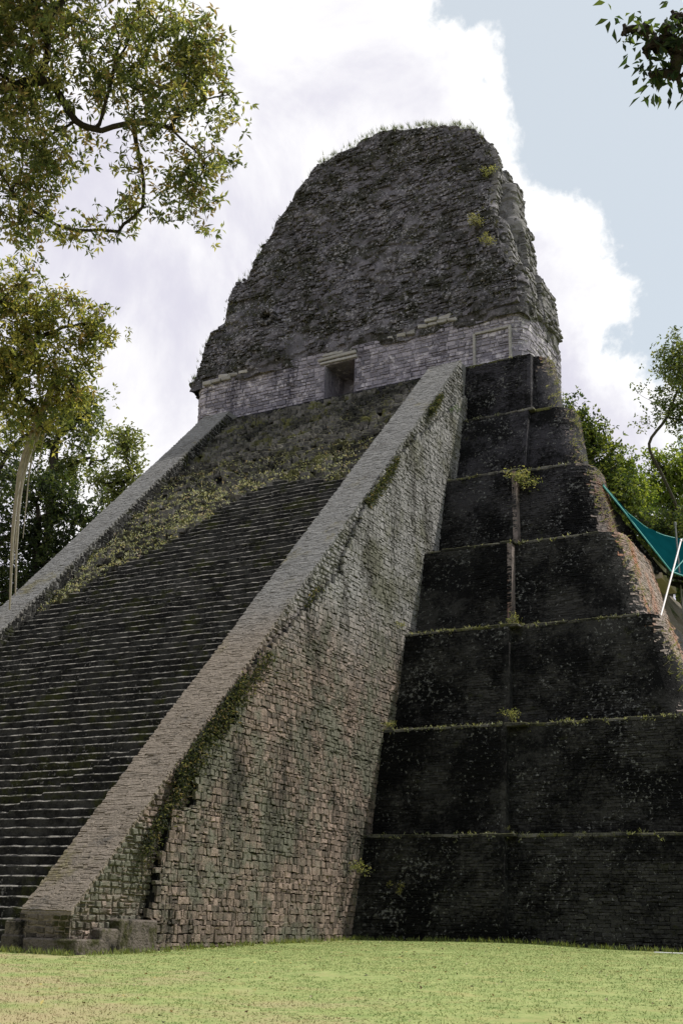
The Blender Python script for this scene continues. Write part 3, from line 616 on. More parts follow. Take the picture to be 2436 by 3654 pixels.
# facing stones still in place on the comb
rng = np.random.default_rng(51)
uv = lay(38.2, 58.0, lambda z: ip(CL)(z) + 0.3, lambda z: ip(CR)(z) - 0.35, 0.27, 0.36, rng, 0.4, 0.55, keep=0.8)
cc = uv.mean(1); uv = uv[vnoise(np.c_[cc * 0.5, cc[:, :1] * 0], 91) > -0.35]
def posc(u, v, d):
    yf = np.interp(v, [37.4, 38.2, 41.5, 41.9, 46, 50, 55, 59], [32.2, 32.15, 32.9, 33.1, 34.0, 34.9, 36.0, 36.9]); q = np.c_[u, yf, v]
    w = 0.20 * fbm(q * 0.28, 3, 3) + 0.07 * fbm(q * 1.3, 3, 8)
    return np.c_[u, yf - (d + w), v]
P, t = stones(uv, posc, rng, gap=0.012, depth=(0.0, 0.18), inset=0.025, jit=0.022, sink=0.35, tilt=0.025)
split_stones(P, t, RC, M_COMB, 150)
for fx, ylo_, yhi_, z0, z1 in [(ip(BRR), lambda z: max(yfront(z) + 1.3, 35.4) + 0.1, lambda z: 38.6 if z < 42.5 else 37.8, 38.3, 52.0), (ip(CR), lambda z: yfront(z) + 0.15, lambda z: max(yfront(z) + 1.3, 35.4), 38.3, 54.0)]:
    uv = lay(z0, z1, ylo_, yhi_, 0.30, 0.5, rng, 0.35, 0.5, keep=0.92)
    P, t = stones(uv, lambda u, v, d, fx=fx: np.c_[np.array([fx(q) for q in v]) + d + 0.12 + 0.12 * vnoise(np.c_[u * 0.4, v * 0.4, v * 0], 19), u, v], rng, gap=0.015, depth=(0.0, 0.16), inset=0.03, jit=0.02, sink=0.4, tilt=0.03)
    o = obj('flank_stonework', stones_mesh('flank_stonework', P, t), M_COMBSIDE, RC); o['kind'] = 'stuff'
b_ = Bag(); rough_box(b_, 9.75, 10.15, 34.15, 35.2, 46.9, 49.2, 0.05, 0.05, 0.2, rng)
# dark hole in the comb's face
a = np.linspace(0, 2 * np.pi, 16, endpoint=False); hx, hz = -6.9, 42.2
# (a rounded niche: ring of stones with a deep dark throat)
b_ = Bag()
for q in a: 
    cx_, cz_ = hx + 0.62 * math.cos(q), hz + 0.52 * math.sin(q); rough_box(b_, cx_ - .16, cx_ + .16, 32.35, 33.4, cz_ - .14, cz_ + .14, 0.04, 0.05, rng.random() * 0.4, rng)
part('niche_ring', b_.mesh('niche_ring'), M_COMB, RC)

# ---- unrestored flank on the right-hand side
nu, nv = 46, 34
U_, V_ = np.meshgrid(np.linspace(0, 1, nu), np.linspace(0, 1, nv), indexing='ij')
q = np.stack([19.0 + 6.5 * V_ ** 0.8, 30.5 + 22 * U_, 19.5 - 19.5 * V_ + 1.2 * U_ * (1 - V_)], -1).reshape(-1, 3)
q = q + np.c_[0.35 * fbm(q * 0.5, 3, 60), 0.3 * fbm(q * 0.5, 3, 61), 0.35 * fbm(q * 0.5, 3, 62)]
part('rubble_flank', mesh_np('rubble_flank', q, grid_faces(nu, nv), np.full(len(q), 0.5)), M_EARTH)

# ------------------------------------------------------------------ plants on the stonework
def edge_growth(name, label, pts, n_per, h, cols, wts, rng, up=(0, -0.35, 0.9), spread=0.8, w=(0.015, 0.04), leafy=0.5):
    pts = np.asarray(pts, float); P = np.repeat(pts, n_per, 0) + rng.normal(0, 0.05, (len(pts) * n_per, 3))
    V, F, T = blades(P, np.array([up]), rng.uniform(h[0], h[1], len(P)), rng.uniform(w[0], w[1], len(P)), rng, palette(len(P), rng, cols, wts), spread)
    return obj(name, mesh_np(name, V, F, T), M_GRASSY, label=label, category='plants', kind='stuff')
rng = np.random.default_rng(61); pts = []
for i in range(7):
    xs = rng.uniform(9.6, XC[i] - 0.9, int(80 + 170 * (i < 3)))
    for x in xs:
        if vnoise(np.array([[x * 0.8, i * 3.3, 0.2]]), 5)[0] + (0.5 if i < 2 else 0.1) > rng.uniform(-0.5, 0.9):
            pts.append((x, YT[i] + (REC if x > NX[i][1] else 0) + rng.uniform(-0.08, 0.25), ZT[i + 1] + 0.03 - abs(rng.normal(0, 0.10))))
edge_growth('ledge_plants', 'small pale green plants growing along the ledges of the dark terraces', pts, 7, (0.05, 0.17), [(0.22, 0.235, 0.13), (0.33, 0.33, 0.22), (0.12, 0.13, 0.06)], [3, 2, 2], rng, w=(0.03, 0.07))
pts = []
for i in range(1, 7):                                               # ferns on the right-hand corners
    for q in range(60):
        s = rng.random(); a = math.radians(rng.uniform(-55, 25)); r = 1.0
        xc = XC[i] + SB[i] * (1 - s); yf = YT[i] - BAT[i] * (1 - s) + REC
        pts.append((xc - r + r * math.cos(a) + 0.03, yf + r + r * math.sin(a), ZT[i] + s * (ZT[i + 1] - ZT[i])))
edge_growth('corner_ferns', 'wispy ferns and grass hanging from the rounded terrace corners', pts, 4, (0.12, 0.42), [(0.20, 0.21, 0.11), (0.30, 0.29, 0.18), (0.13, 0.15, 0.06)], [3, 2, 2], rng, up=(0.85, -0.3, 0.25), spread=0.55, w=(0.02, 0.05))
pts = [(x, ip([(37.4, 32.2), (59, 36.9)])(58) + rng.uniform(-0.2, 0.9), z + rng.normal(0, 0.12)) for x in rng.uniform(-5.5, 8.2, 420) for z in [float(np.interp(x, [-6, -5.2, -2.6, -1, 0.4, 2.9, 6.4, 8, 9.1], [57.2, 57.9, 58.3, 58.9, 58.9, 58.3, 57.2, 56.1, 54.4]))]]
pts += [(ip(CL)(z) + rng.uniform(-0.05, 0.4), yfront(z) + rng.uniform(0, 0.8), z) for z in rng.uniform(38, 57.5, 260)]
edge_growth('comb_grass', 'tufts of grass along the crest of the roof comb', pts, 7, (0.12, 0.6), [(0.13, 0.17, 0.06), (0.20, 0.22, 0.09), (0.07, 0.10, 0.04)], [3, 2, 2], rng, up=(-0.1, -0.1, 1), spread=0.45, w=(0.02, 0.05))
nm = 1700; zz = rng.uniform(38.2, 57.5, nm); uu = rng.random(nm); xx = np.array([ip(CL)(z) + u * (ip(CR)(z) - ip(CL)(z)) for z, u in zip(zz, uu)])
kp = fbm(np.c_[xx * 0.3, zz * 0.3, zz * 0], 3, 44) > -0.15; Pq = posc(xx[kp], zz[kp], np.full(kp.sum(), 0.02))
edge_growth('comb_moss', 'dark moss and small ferns covering the face of the roof comb', Pq, 9, (0.06, 0.20), [(0.055, 0.06, 0.028), (0.09, 0.09, 0.05), (0.13, 0.125, 0.075)], [4, 3, 1], rng, up=(0, -0.8, 0.3), spread=0.9, w=(0.04, 0.09))
# ivy and ferns under the edge of the right balustrade
n = 26000; s = rng.random(n) ** 1.45; y = 0.2 + 27 * s; dn_ = np.abs(rng.normal(0, 0.62, n)) * (1.25 - 0.9 * s) + 0.02
kp = vnoise(np.c_[y * 0.55, dn_ * 0.5, y * 0], 14) > np.where(y < 8, -0.15 - 0.45 * np.clip((y - 1) / 2.5, 0, 1), -0.5 + 0.95 * s); y, dn_ = y[kp], dn_[kp]
Pq = np.c_[XO + 0.05 + rng.uniform(0, 0.28, len(y)), y + rng.normal(0, .05, len(y)), RZ(y) - dn_ - 0.05]; n = len(Pq)
dirs = unit(n, rng) * 0.8 + np.array([[0.7, -0.2, -0.3]])
obj('ivy', leaf_mesh('ivy', Pq, dirs, unit(n, rng) + np.array([[0.6, -0.3, 0.6]]), rng.uniform(0.07, 0.18, n), rng.uniform(0.04, 0.09, n), palette(n, rng, [(0.022, 0.03, 0.018), (0.05, 0.06, 0.036), (0.12, 0.125, 0.08), (0.14, 0.115, 0.085)], [5, 4, 2.0, 1.2])), M_LEAF,
    label='dark green creeper trailing down below the edge of the right balustrade', category='creeper', kind='stuff')
pts = [(rng.uniform(10.2, 10.5), y, float(ground_z(10.4, y))) for y in rng.uniform(-0.3, 16.3, 230)] + [(x, 16.45 - rng.uniform(0, .25), float(ground_z(x, 16.3))) for x in rng.uniform(10, 26, 300)] + [(x, -0.6 - rng.uniform(0, .2), float(ground_z(x, -0.6))) for x in rng.uniform(2, 10.2, 160)]
edge_growth('foot_grass', 'longer grass along the foot of the walls', pts, 9, (0.06, 0.2), [(0.17, 0.22, 0.06), (0.26, 0.28, 0.10), (0.10, 0.13, 0.04)], [3, 2, 2], rng, up=(0, -0.1, 1), spread=0.5)

def shrub(loc, size, n, label, cols, wts, seed, group=None):
    size *= 0.72; cols = [tuple(0.8 * q for q in c) for c in cols]
    r = np.random.default_rng(seed); e = empty('shrub', loc, label, 'shrub', group); loc = np.array(loc); b = Bag(); P, A = [], []
    for k in range(max(4, n // 40)):
        tip = loc + np.array([r.normal(0, .4), -abs(r.normal(0, .35)), r.uniform(0.1, 1.0)]) * size
        mid = (loc + tip) / 2 + r.normal(0, 0.08 * size, 3); tube(b, [loc, mid, tip], [0.025 * size, 0.018 * size, 0.008 * size], 5, 0.5)
        m_ = n // max(4, n // 40); P.append(tip + r.normal(0, 0.17 * size, (m_, 3))); A.append(unit(m_, r) + np.array([[0, -0.3, 0.2]]))
    P, A = np.concatenate(P), np.concatenate(A)
    adopt(obj('stem', b.mesh('stem'), M_BARK), e); adopt(obj('foliage', leaf_mesh('foliage', P, A, unit(len(P), r) + np.array([[0, -.3, .8]]), r.uniform(.10, .2, len(P)) * min(1.2, size), r.uniform(.05, .1, len(P)) * min(1.2, size), palette(len(P), r, cols, wts)), M_LEAF), e)
LG = [(0.24, 0.26, 0.13), (0.34, 0.33, 0.20), (0.13, 0.16, 0.06)]; LW = [3, 2, 2]
def ledge(x, i): return (x, YT[i] + (REC if x > NX[i][1] else 0) + 0.05, ZT[i + 1] + 0.03)
shrub((14.25, 26.75, 23.4), 1.35, 420, 'largest pale shrub hanging in the corner joint of the terraces', LG, LW, 1)
shrub(ledge(15.3, 2), 0.8, 220, 'pale shrub on the terrace corner joint just above the lowest three terraces', LG, LW, 2)
shrub(ledge(15.9, 1), 0.75, 260, 'pale shrub on the corner joint of the second terrace ledge from the ground', LG, LW, 3)
shrub(ledge(16.4, 0), 0.35, 90, 'tiny plant on the corner joint of the lowest terrace ledge', LG, LW, 4)
shrub((10.35, 20.2, 14.55), 0.6, 160, 'pale fern where the stair side wall meets the third terrace ledge', LG, LW, 5)
shrub((10.4, 18.9, 9.5), 0.6, 170, 'pale fern where the stair side wall meets the second terrace ledge', LG, LW, 6)
shrub((10.5, 16.3, 3.0), 0.9, 200, 'leafy plant reaching out of the joint beside the lowest terrace', LG, LW, 7)
shrub((10.2, 27.4, 29.0), 0.6, 160, 'green bush high on the ledge beside the right balustrade', [(0.06, 0.12, 0.05), (0.10, 0.16, 0.07)], [1, 1], 8)
shrub((9.6, 35.1, 50.4), 1.0, 260, 'bright yellow-green bush near the top right of the roof comb', [(0.24, 0.27, 0.12), (0.30, 0.31, 0.16)], [1, 1], 9)
shrub((9.2, 33.6, 45.2), 1.25, 300, 'upper pale bush halfway up the right of the roof comb', [(0.18, 0.19, 0.10), (0.25, 0.25, 0.15)], [1, 1], 10)
shrub((10.1, 33.0, 43.6), 1.0, 260, 'lower pale bush halfway up the right of the roof comb', [(0.22, 0.23, 0.12), (0.30, 0.30, 0.17)], [1, 1], 11)
shrub((12.4, 16.1, 2.3), 0.55, 120, 'low mossy clump on the dark face of the lowest terrace', [(0.10, 0.11, 0.03), (0.16, 0.16, 0.06)], [1, 1], 12)

# ------------------------------------------------------------------ shelter and poles on the right flank
def bez(pts, m): t = np.linspace(0, 1, m); k = np.linspace(0, 1, len(pts)); return np.stack([np.interp(t, k, np.array(pts)[:, c]) for c in range(3)], -1)
up_ = bez([(18.2, 28.4, 23.62), (18.64, 31.2, 22.9), (19.12, 33.4, 22.6), (19.71, 34.8, 22.5), (20.32, 36.0, 22.55), (22.4, 38.6, 23.1)], 25)
lo_ = bez([(18.22, 28.3, 23.5), (19.07, 28.88, 22.16), (19.7, 29.35, 21.1), (20.31, 29.83, 20.09), (20.98, 30.67, 18.97), (23.2, 32.2, 18.3)], 25)
mm = 12; s = np.linspace(0, 1, mm)[None, :, None]; Vt = lo_[:, None] * (1 - s) + up_[:, None] * s
Vt[..., 2] -= 0.9 * np.sin(np.pi * s[..., 0]) * np.linspace(0, 1, 25)[:, None] ** 0.8; Vt[..., 2] += 0.05 * np.sin(np.linspace(0, 40, 25))[:, None] * np.sin(np.pi * s[..., 0]) + 0.04 * np.sin(s[..., 0] * 26); Vt = Vt + 0.05 * np.stack([fbm(Vt.reshape(-1, 3) * 1.3, 2, k_).reshape(Vt.shape[:2]) for k_ in (1, 2, 3)], -1)
cu_ = lo_ + np.array([-0.35, 0.45, -0.05]); cb_ = cu_.copy(); cb_[:, 2] = 18.9; cb_[:, 0] += 0.25  # dark sheet added below the hem to stand for the shade there
sv = np.linspace(0, 1, 10)[None, :, None]; cv = cu_[:, None] * (1 - sv) + cb_[:, None] * sv; cv = cv.reshape(-1, 3); cv = cv + 0.12 * np.c_[fbm(cv * 1.5, 2, 70), fbm(cv * 1.5, 2, 71), 0 * cv[:, 0]]
cv = np.concatenate([cv, cv + np.array([-0.8, 0.6, 0])]); part('tarp_shade_sheet', mesh_np('tarp_shade_sheet', cv, [np.concatenate([grid_faces(25, 10), grid_faces(25, 10)[:, ::-1] + 250])], np.full(500, 0.3)), M_TERR)
TP = empty('tarpaulin', (20.5, 31, 19.5), 'dark green tarpaulin stretched over the right flank of the pyramid', 'tarpaulin')
V0 = Vt.reshape(-1, 3); nn_ = len(V0); F0 = grid_faces(25, mm); me = mesh_np('sheet', np.concatenate([V0, V0 - np.array([0.01, 0.01, 0.02])]), [np.concatenate([F0, F0[:, ::-1] + nn_])], smooth=True)
adopt(obj('sheet', me, M_TARP), TP)
b_ = Bag(); tube(b_, lo_, 0.045, 6); adopt(obj('hem', b_.mesh('hem'), plain_mat('tarpaulin_hem', (0.10, 0.36, 0.34), 0.5)), TP)
b_ = Bag(); tube(b_, up_, 0.03, 6); adopt(obj('hem', b_.mesh('hem'), bpy.data.materials['tarpaulin_hem']), TP)
b_ = Bag(); tube(b_, [(21.05, 30.67, 19.0), (21.6, 31.9, 20.2)], 0.03, 6); adopt(obj('rope', b_.mesh('rope'), bpy.data.materials['tarpaulin_hem']), TP)
def pole(a, c, r, mat, label, cap=False):
    a, c = np.array(a, float), np.array(c, float); e = empty('pole', a, label, 'pole'); b = Bag(); tube(b, [a, a + (c - a) * .5, c], r, 10); adopt(obj('shaft', b.mesh('shaft'), mat), e)
    b = Bag(); d = (c - a) / np.linalg.norm(c - a); tube(b, [c - d * 0.12, c - d * 0.02, c + d * 0.06, c + d * 0.08], [r * 1.5, r * 1.6, r * 1.5, 0.01], 10); adopt(obj('end_cap', b.mesh('end_cap'), mat), e)
pole((22.05, 22.95, 14.62), (22.05, 28.44, 19.93), 0.042, M_PIPE, 'pale leaning prop pole standing on the terrace ledge in front of the tarpaulin')
pole((20.9, 33.0, 15.5), (21.07, 31.9, 22.1), 0.045, M_STEEL, 'grey upright scaffold pole in front of the tarpaulin')
PN = empty('site_shelter', (19.8, 31.6, 18.2), 'cream panelled box shelter under the green tarpaulin', 'shelter'); b_ = Bag()
rough_box(b_, 18.4, 20.1, 30.7, 33.2, 19.0, 19.95, 0.01, 0.02, .5, rng); adopt(obj('panel', b_.mesh('panel'), M_PANEL), PN)
b_ = Bag(); rough_box(b_, 18.3, 20.5, 30.5, 33.6, 18.65, 19.0, 0.01, 0.02, .5, rng); adopt(obj('base', b_.mesh('base'), plain_mat('beige_board', (0.40, 0.33, 0.25), 0.8)), PN)
# white kerb piece on the lawn by the right-hand wall
b_ = Bag(); rough_box(b_, 22.75, 25.6, 15.5, 15.62, 0.2, float(ground_z(23, 15.6)) + 0.035, 0.012, 0.015, .5, rng)
obj('edging_strip', b_.mesh('edging_strip'), plain_mat('white_strip', (0.75, 0.74, 0.72), 0.6, var=0.1), label='thin white edging strip on the lawn at the far right', category='edging')

# ------------------------------------------------------------------ trees
def tree(name, label, base, trunk_pts, blobs, ntips, leaves, leaf_len, cols, wts, seed, group=None, r0=0.35, bark=None, whorl=6, gaps=0.0, spread=0.28, leaf_w=0.42, droop=0.15, mint=0.006, vexp=2.3):
    r = np.random.default_rng(seed); bark = bark or M_BARK
    e = empty(name, base, label, 'tree', group); bl = np.array(blobs, float)
    vol = bl[:, 3] ** vexp; P = []
    while len(P) < ntips:
        k = r.choice(len(bl), p=vol / vol.sum()); d = r.normal(size=3); d /= np.linalg.norm(d); p = bl[k, :3] + d * bl[k, 3] * r.random() ** 0.45
        if fbm(p[None] / (0.55 * bl[k, 3]), 2, seed)[0] > -0.9 + gaps: P.append(p)
    P = np.array(P)
    tp = np.array(trunk_pts, float); ex = np.concatenate([[2 * tp[0] - tp[1]], tp, [2 * tp[-1] - tp[-2]]]); sm = []
    for k in range(1, len(ex) - 2):
        for u in np.linspace(0, 1, 4, endpoint=False):
            a_, b__, c_, d_ = ex[k - 1:k + 3]; sm.append(0.5 * (2 * b__ + (c_ - a_) * u + (2 * a_ - 5 * b__ + 4 * c_ - d_) * u * u + (3 * b__ - a_ - 3 * c_ + d_) * u ** 3))
    trunk_pts = sm + [tp[-1]]
    nodes = [np.array(q, float) for q in trunk_pts]; par = [-1] + list(range(len(nodes) - 1)); nt = len(nodes)
    top = nodes[-1]; 
    # limbs to every blob, then twigs to the tips
    for q in bl[np.argsort(np.linalg.norm(bl[:, :3] - top, axis=1))]:
        N = np.array(nodes); d = np.linalg.norm(N[max(0, nt - 9):] - q[:3], axis=1); j = int(np.argmin(d)) + max(0, nt - 9); a = nodes[j]; m_ = a + (q[:3] - a) * 0.5 + r.normal(0, 0.10 * d.min(), 3)
        nodes += [m_, q[:3]]; par += [j, len(nodes) - 2]
    order = np.argsort(np.min(np.linalg.norm(P[:, None] - np.array(nodes)[None], axis=2), axis=1))
    tips = []
    for k in order:
        N = np.array(nodes); d = np.linalg.norm(N - P[k], axis=1); d[:max(0, nt - 9)] = 1e9; j = int(np.argmin(d))
        nodes.append(P[k]); par.append(j); tips.append(len(nodes) - 1)
    N = np.array(nodes); w = np.zeros(len(N)); w[tips] = 1
    for k in range(len(N) - 1, 0, -1): w[par[k]] += w[k]
    rad = np.maximum(mint, r0 * (w / w[0]) ** 0.46)
    bt, bb = Bag(), Bag(); rad[:nt] = np.maximum(rad[:nt], r0 * np.linspace(1, 0.25, nt)); tube(bt, N[:nt], rad[:nt], 12, r.random())
    for k in range(nt, len(N)):
        a, c = N[par[k]], N[k]; mid = (a + c) / 2 + r.normal(0, 0.06, 3) * np.linalg.norm(c - a) + np.array([0, 0, 0.05 * np.linalg.norm(c - a)])
        ra = min(rad[par[k]], rad[k] * 1.5); tube(bb, [a, mid, c], [ra, (ra + rad[k]) / 2, rad[k]], 6 if rad[k] > 0.03 else 4, r.random())
    tube(bb, N[max(0, nt - 10):nt], rad[max(0, nt - 10):nt] * 0.9, 8, 0.5); adopt(obj('trunk', bt.mesh('trunk', True), bark), e); adopt(obj('branches', bb.mesh('branches', True), bark), e)
    nw = max(1, leaves // whorl); ctr = N[tips][r.integers(0, len(tips), nw)] + r.normal(0, spread, (nw, 3)); ax = unit(nw, r) * 0.8 + np.array([[0, 0, 0.5]])
    Pq = np.repeat(ctr, whorl, 0); A = np.repeat(ax, whorl, 0) * 0.45 + unit(nw * whorl, r) - np.array([[0, 0, droop]]); n = len(Pq); cw = palette(nw, r, cols, wts, 0.3)
    L = leaf_len * r.uniform(0.65, 1.25, n); me = leaf_mesh('crown', Pq + 0.15 * A * L[:, None], A, unit(n, r) + np.array([[0, 0, .9]]), L, L * leaf_w, np.clip(np.repeat(cw, whorl, 0) * r.uniform(.8, 1.2, (n, 1)), 0, 1))
    adopt(obj('crown', me, M_LEAF), e)
    return e
gz = lambda x, y: float(ground_z(np.array([x]), np.array([y]))[0])
A_ = [(16.3,-12.2,21.7,1.7), (18.2,-11.1,21.6,1.8), (19.2,-10.3,21.1,1.2), (19.5,-9.7,20.1,0.9), (18.7,-9.9,19.4,1.4), (17.5,-10.9,20.3,1.3), (19.3,-9.2,18.6,0.7), (18.9,-9.1,17.7,0.8), (17.8,-9.6,17.6,0.7), (17.2,-9.7,17.0,0.4), (15.8,-11.3,19.0,1.4), (15.3,-11.0,17.5,1.1), (16.2,-10.3,17.0,0.6), (15.5,-12.0,20.3,1.3), (20.2,-9.4,20.4,0.45), (14.9,-11.6,18.2,1.4), (14.7,-12.7,20.7,2.1), (14.9,-13.6,23.2,2.7), (17.5,-12.3,23.5,2.1)]
tree('broadleaf_tree', 'large tree with olive and brown leaves overhanging the top left of the sky', (8.5, -14.5, gz(8.5, -14.5)), [(8.5, -14.5, -0.6), (8.7, -14.4, 7), (9.4, -14.2, 13.5), (11.0, -13.8, 17.8), (13.6, -13.0, 19.9), (15.2, -12.2, 20.2), (16.2, -11.7, 20.4), (16.7, -11.1, 19.5), (17.2, -10.7, 19.3)], A_, 1150, 37000, 0.185,
     [(0.09, 0.12, 0.05), (0.17, 0.20, 0.085), (0.29, 0.29, 0.13), (0.24, 0.19, 0.11)], [4, 4, 2.5, 1.6], 101, r0=0.13, whorl=7, gaps=0.62, spread=0.20, leaf_w=0.34)
B_ = [(12.2,-8.0,17.8,0.7), (12.5,-7.5,17.0,1.0), (13.2,-7.0,16.7,0.9), (13.9,-6.5,16.6,0.55), (11.9,-7.3,15.7,1.3), (13.0,-6.5,15.3,0.9), (12.1,-6.6,14.4,1.0), (10.7,-7.6,14.9,1.5), (11.0,-8.5,17.2,1.5)]
TB = tree('broadleaf_tree', 'yellow-green tree at the left edge with pale hanging roots below its crown', (7.2, -8.6, gz(7.2, -8.6)), [(7.2, -8.6, -0.6), (7.4, -8.5, 6), (8.3, -8.2, 11.5), (10.2, -7.6, 14.6), (11.6, -7.2, 15.4)], B_, 560, 19000, 0.18,
     [(0.10, 0.13, 0.05), (0.21, 0.23, 0.085), (0.34, 0.33, 0.12), (0.25, 0.19, 0.10)], [3, 4, 3, 1], 102, r0=0.13, whorl=7, gaps=0.62, spread=0.2, leaf_w=0.34)
r = np.random.default_rng(9)
va = np.array([(12.7, -6.7, 15.4), (12.2, -6.6, 14.4), (11.6, -6.4, 13.1), (11.1, -5.9, 11.1), (10.6, -5.3, 9.2)]); vb = np.array([(11.9, -6.4, 14.3), (11.7, -6.3, 13.9), (11.3, -6.0, 12.7), (10.9, -5.5, 11.0), (10.65, -5.2, 9.7)])
for src, cnt, rr in ((va, 3, 0.09), (vb, 3, 0.07)):
    for k in range(cnt):
        b_ = Bag(); L = r.uniform(0.45, 0.95) if k else 1.0; t_ = np.linspace(0, L, 14); p = np.stack([np.interp(t_, np.linspace(0, 1, len(src)), src[:, c]) for c in range(3)], -1)
        p[:, :2] += r.normal(0, 0.13, 2) + 0.05 * np.c_[np.sin(t_ * 7 + k), np.cos(t_ * 6 + k * 2)]; tube(b_, p, (rr * (1 - 0.8 * t_ / L) * (1.2 if k == 0 else r.uniform(0.12, 0.3)) + 0.006) * (1 + 0.35 * vnoise(p * 3.0, k)), 7, 0.5); adopt(obj('hanging_root', b_.mesh('hanging_root', True), M_PALEBARK), TB)
C_ = [(32.1,-16.9,10.5,0.2), (32.0,-17.1,10.6,0.17), (31.85,-17.1,10.5,0.14), (31.8,-17.2,10.7,0.12), (32.0,-16.9,10.2,0.2), (32.25,-16.7,10.1,0.2), (32.3,-16.9,10.7,0.3), (31.8,-17.0,10.2,0.08), (31.6,-17.3,10.7,0.10), (32.1,-17.1,10.85,0.1), (32.4,-16.7,10.3,0.4), (32.9, -16.2, 10.9, 0.7), (33.6, -15.6, 11.4, 1.0)]
tree('overhanging_tree', 'tree whose dark leafy branch end hangs in at the top right corner', (40.5, -10.5, gz(40.5, -10.5)), [(40.5, -10.5, -0.7), (40.3, -10.6, 4), (39.2, -11.4, 8), (36.5, -13.4, 10.8), (34.4, -15.0, 11.3), (33.2, -16.0, 10.9)], [(x, y - 0.05, z + 0.13, r_) for x, y, z, r_ in C_], 170, 620, 0.14,
     [(0.02, 0.04, 0.018), (0.04, 0.065, 0.025), (0.075, 0.11, 0.035)], [4, 3, 1], 103, r0=0.2, whorl=2, spread=0.12, leaf_w=0.42, droop=0.9, mint=0.003, vexp=0.6)
GL = 'forest trees behind the pyramid on the left'; GR = 'forest trees behind the pyramid on the right'
def far_tree(label, blobs, nl, ll, cols, wts, seed, grp, r0=0.45, gaps=0.2, tr=None, name='forest_tree', tips=260, bark=None):
    bl = np.array(blobs); c = bl[:, :3].mean(0); zt = bl[:, 2].min() - bl[:, 3].max() * 0.5; b0 = (c[0] + 0.6, c[1] + 1.0, gz(c[0], c[1]) - 0.3)
    tr = tr or [b0, (c[0] + .3, c[1] + .8, zt * 0.5), (c[0] + .1, c[1] + .3, zt), tuple(c)]
    tree(name, label, b0, [b0] + tr[1:] if tr[0] == b0 else [b0] + tr, blobs, tips, nl, ll, cols, wts, seed, grp, r0, bark, 5, gaps, 0.55, 0.5, 0.1, 0.02)
MID = [(0.05, 0.085, 0.025), (0.10, 0.14, 0.04), (0.17, 0.20, 0.06)]; DRK = [(0.018, 0.03, 0.014), (0.04, 0.06, 0.022), (0.08, 0.10, 0.045)]; YEL = [(0.12, 0.17, 0.035), (0.20, 0.25, 0.06), (0.06, 0.10, 0.025)]
far_tree('mid green forest tree rising left of the shrine behind the left balustrade', [(-40.5,48.2,45.9,3.6), (-38.4,48.6,48.0,2.4), (-38.6,50.3,43.5,2.1), (-41.5,49.2,42.2,2.6), (-44.0,46.5,45.4,3.0), (-46, 45.5, 41, 3)], 9500, 0.40, [(0.08, 0.11, 0.045), (0.14, 0.17, 0.07), (0.21, 0.23, 0.10)], [3, 3, 2], 201, GL, gaps=0.55)
far_tree('slender pale tree standing alone against the bright sky beside the left balustrade', [(-41.7,58.6,48.7,2.1), (-41.7,59.9,45.7,1.6), (-44.3,58.8,44.7,1.7), (-43.3,60.0,43.0,2.1), (-41, 60.5, 42, 2.0)], 6000, 0.42, [(0.12, 0.15, 0.06), (0.18, 0.20, 0.09)], [1, 1], 202, GL, gaps=0.5, r0=0.3)
far_tree('dark dense forest tree low behind the left balustrade', [(-38.5,43.4,36.6,3.6), (-35.6,45.6,35.2,3.2), (-40.1,42.1,37.7,3.2), (-36.7,46.1,32.6,3.2), (-39.4,45.3,31.0,3.6), (-41.1,43.4,33.2,3.2), (-41, 43.5, 28, 4), (-37, 46.5, 28, 4)], 20000, 0.42, DRK, [4, 3, 1.5], 203, GL, gaps=0.05)
far_tree('dark green tree touching the right edge of the upper terraces', [(4.3,68.2,47.1,1.6), (5.5,69.5,45.6,1.9), (6.5,70.8,43.7,1.7), (4.9,69.9,43.7,2.5), (3.7,68.6,45.2,1.9), (6.0,71.5,41.4,2.1), (7.2, 72, 39, 2.2)], 12000, 0.40, [(0.03, 0.05, 0.018), (0.08, 0.11, 0.03), (0.15, 0.18, 0.05)], [3, 3, 2], 204, GR, gaps=0.1)
far_tree('sunlit light green tree above the tarpaulin', [(3.6,84.9,47.1,2.1), (4.9,86.6,44.9,2.3), (2.8,85.6,44.4,2.3), (5.4,87.7,42.8,2.3), (4.6,84.9,48.4,1.4), (6, 88, 40, 2.5)], 11000, 0.40, YEL, [3, 3, 2], 205, GR, gaps=0.15)
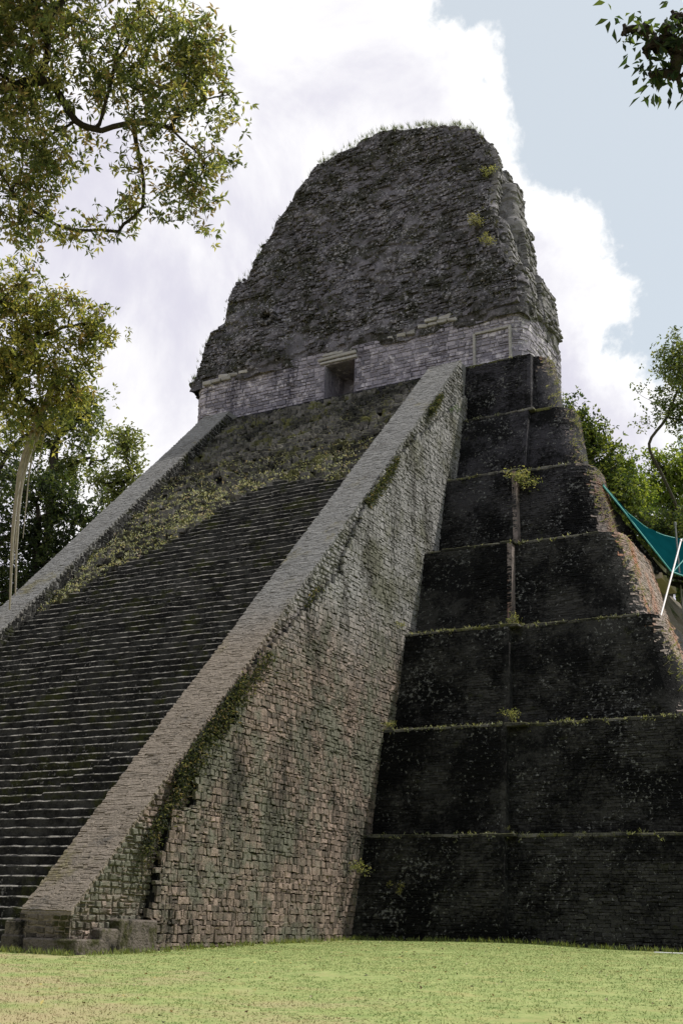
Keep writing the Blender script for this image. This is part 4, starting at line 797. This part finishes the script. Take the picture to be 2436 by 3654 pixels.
far_tree('bright yellow-green tree behind the sparse tall tree at the right edge', [(7.3,93.3,49.5,2.2), (7.3,94.5,46.8,2.9), (5.6,93.4,47.2,2.2), (9.5,94.3,50.0,2.9), (6.2,92.1,50.9,1.2), (8, 95, 43, 3)], 12000, 0.42, YEL, [3, 3, 1.5], 206, GR, gaps=0.15)
far_tree('tall sparse tree with a bent grey trunk at the right edge', [(11.1,80.5,56.4,2.0), (12.4,80.5,58.1,1.8), (9.8,81.3,52.5,1.6), (10.6,82.3,51.3,1.8), (12.7,82.0,54.7,2.7), (7.8,80.9,50.8,1.0), (12.9,83.6,51.3,2.7), (7.6, 80.2, 54.5, 0.8)], 7000, 0.36, [(0.06, 0.09, 0.03), (0.11, 0.14, 0.05), (0.16, 0.18, 0.07)], [3, 3, 1], 207, GR, gaps=0.6, tr=[(9.8, 86.9, 39.0), (9.8, 85.5, 42.4), (8.8, 83.4, 46.1), (8.2, 82.0, 48.7), (10.2, 82.0, 51.3), (11.9, 81.6, 54.7)], r0=0.15)
far_tree('shaded undergrowth tree just above the tarpaulin edge', [(8.7,79.2,38.4,2.6), (11.0,80.3,38.9,2.1), (6.2,77.6,38.9,2.1), (9, 80, 35, 3), (12, 82, 34, 3)], 10000, 0.36, [(0.03, 0.05, 0.02), (0.07, 0.09, 0.03), (0.12, 0.15, 0.05)], [3, 2, 1], 208, GR, gaps=0.0)

# unseen jungle round the clearing, added to dim low sky light on the fronts
r = np.random.default_rng(77); P = []
for k in range(150):
    s = k / 149; p = np.array([(-60, -8), (-52, -50), (-5, -72), (45, -72), (78, -45), (80, 5), (72, 40)], float); q = s * 6; j = min(int(q), 5); c = p[j] + (p[j + 1] - p[j]) * (q - j) + r.normal(0, 3.5, 2)
    h = r.uniform(17, 29); m_ = 420; P.append(np.c_[c[0] + r.normal(0, 2.6, m_), c[1] + r.normal(0, 2.6, m_), h * r.random(m_) ** 0.75])
P = np.concatenate(P); n = len(P)
obj('forest', leaf_mesh('forest', P, unit(n, r), unit(n, r), r.uniform(0.9, 1.7, n), r.uniform(0.6, 1.1, n), palette(n, r, MID + DRK, [1] * 6)), M_LEAF, label='unseen forest added behind the viewer to cut sky light on the pyramid', category='forest', kind='stuff')
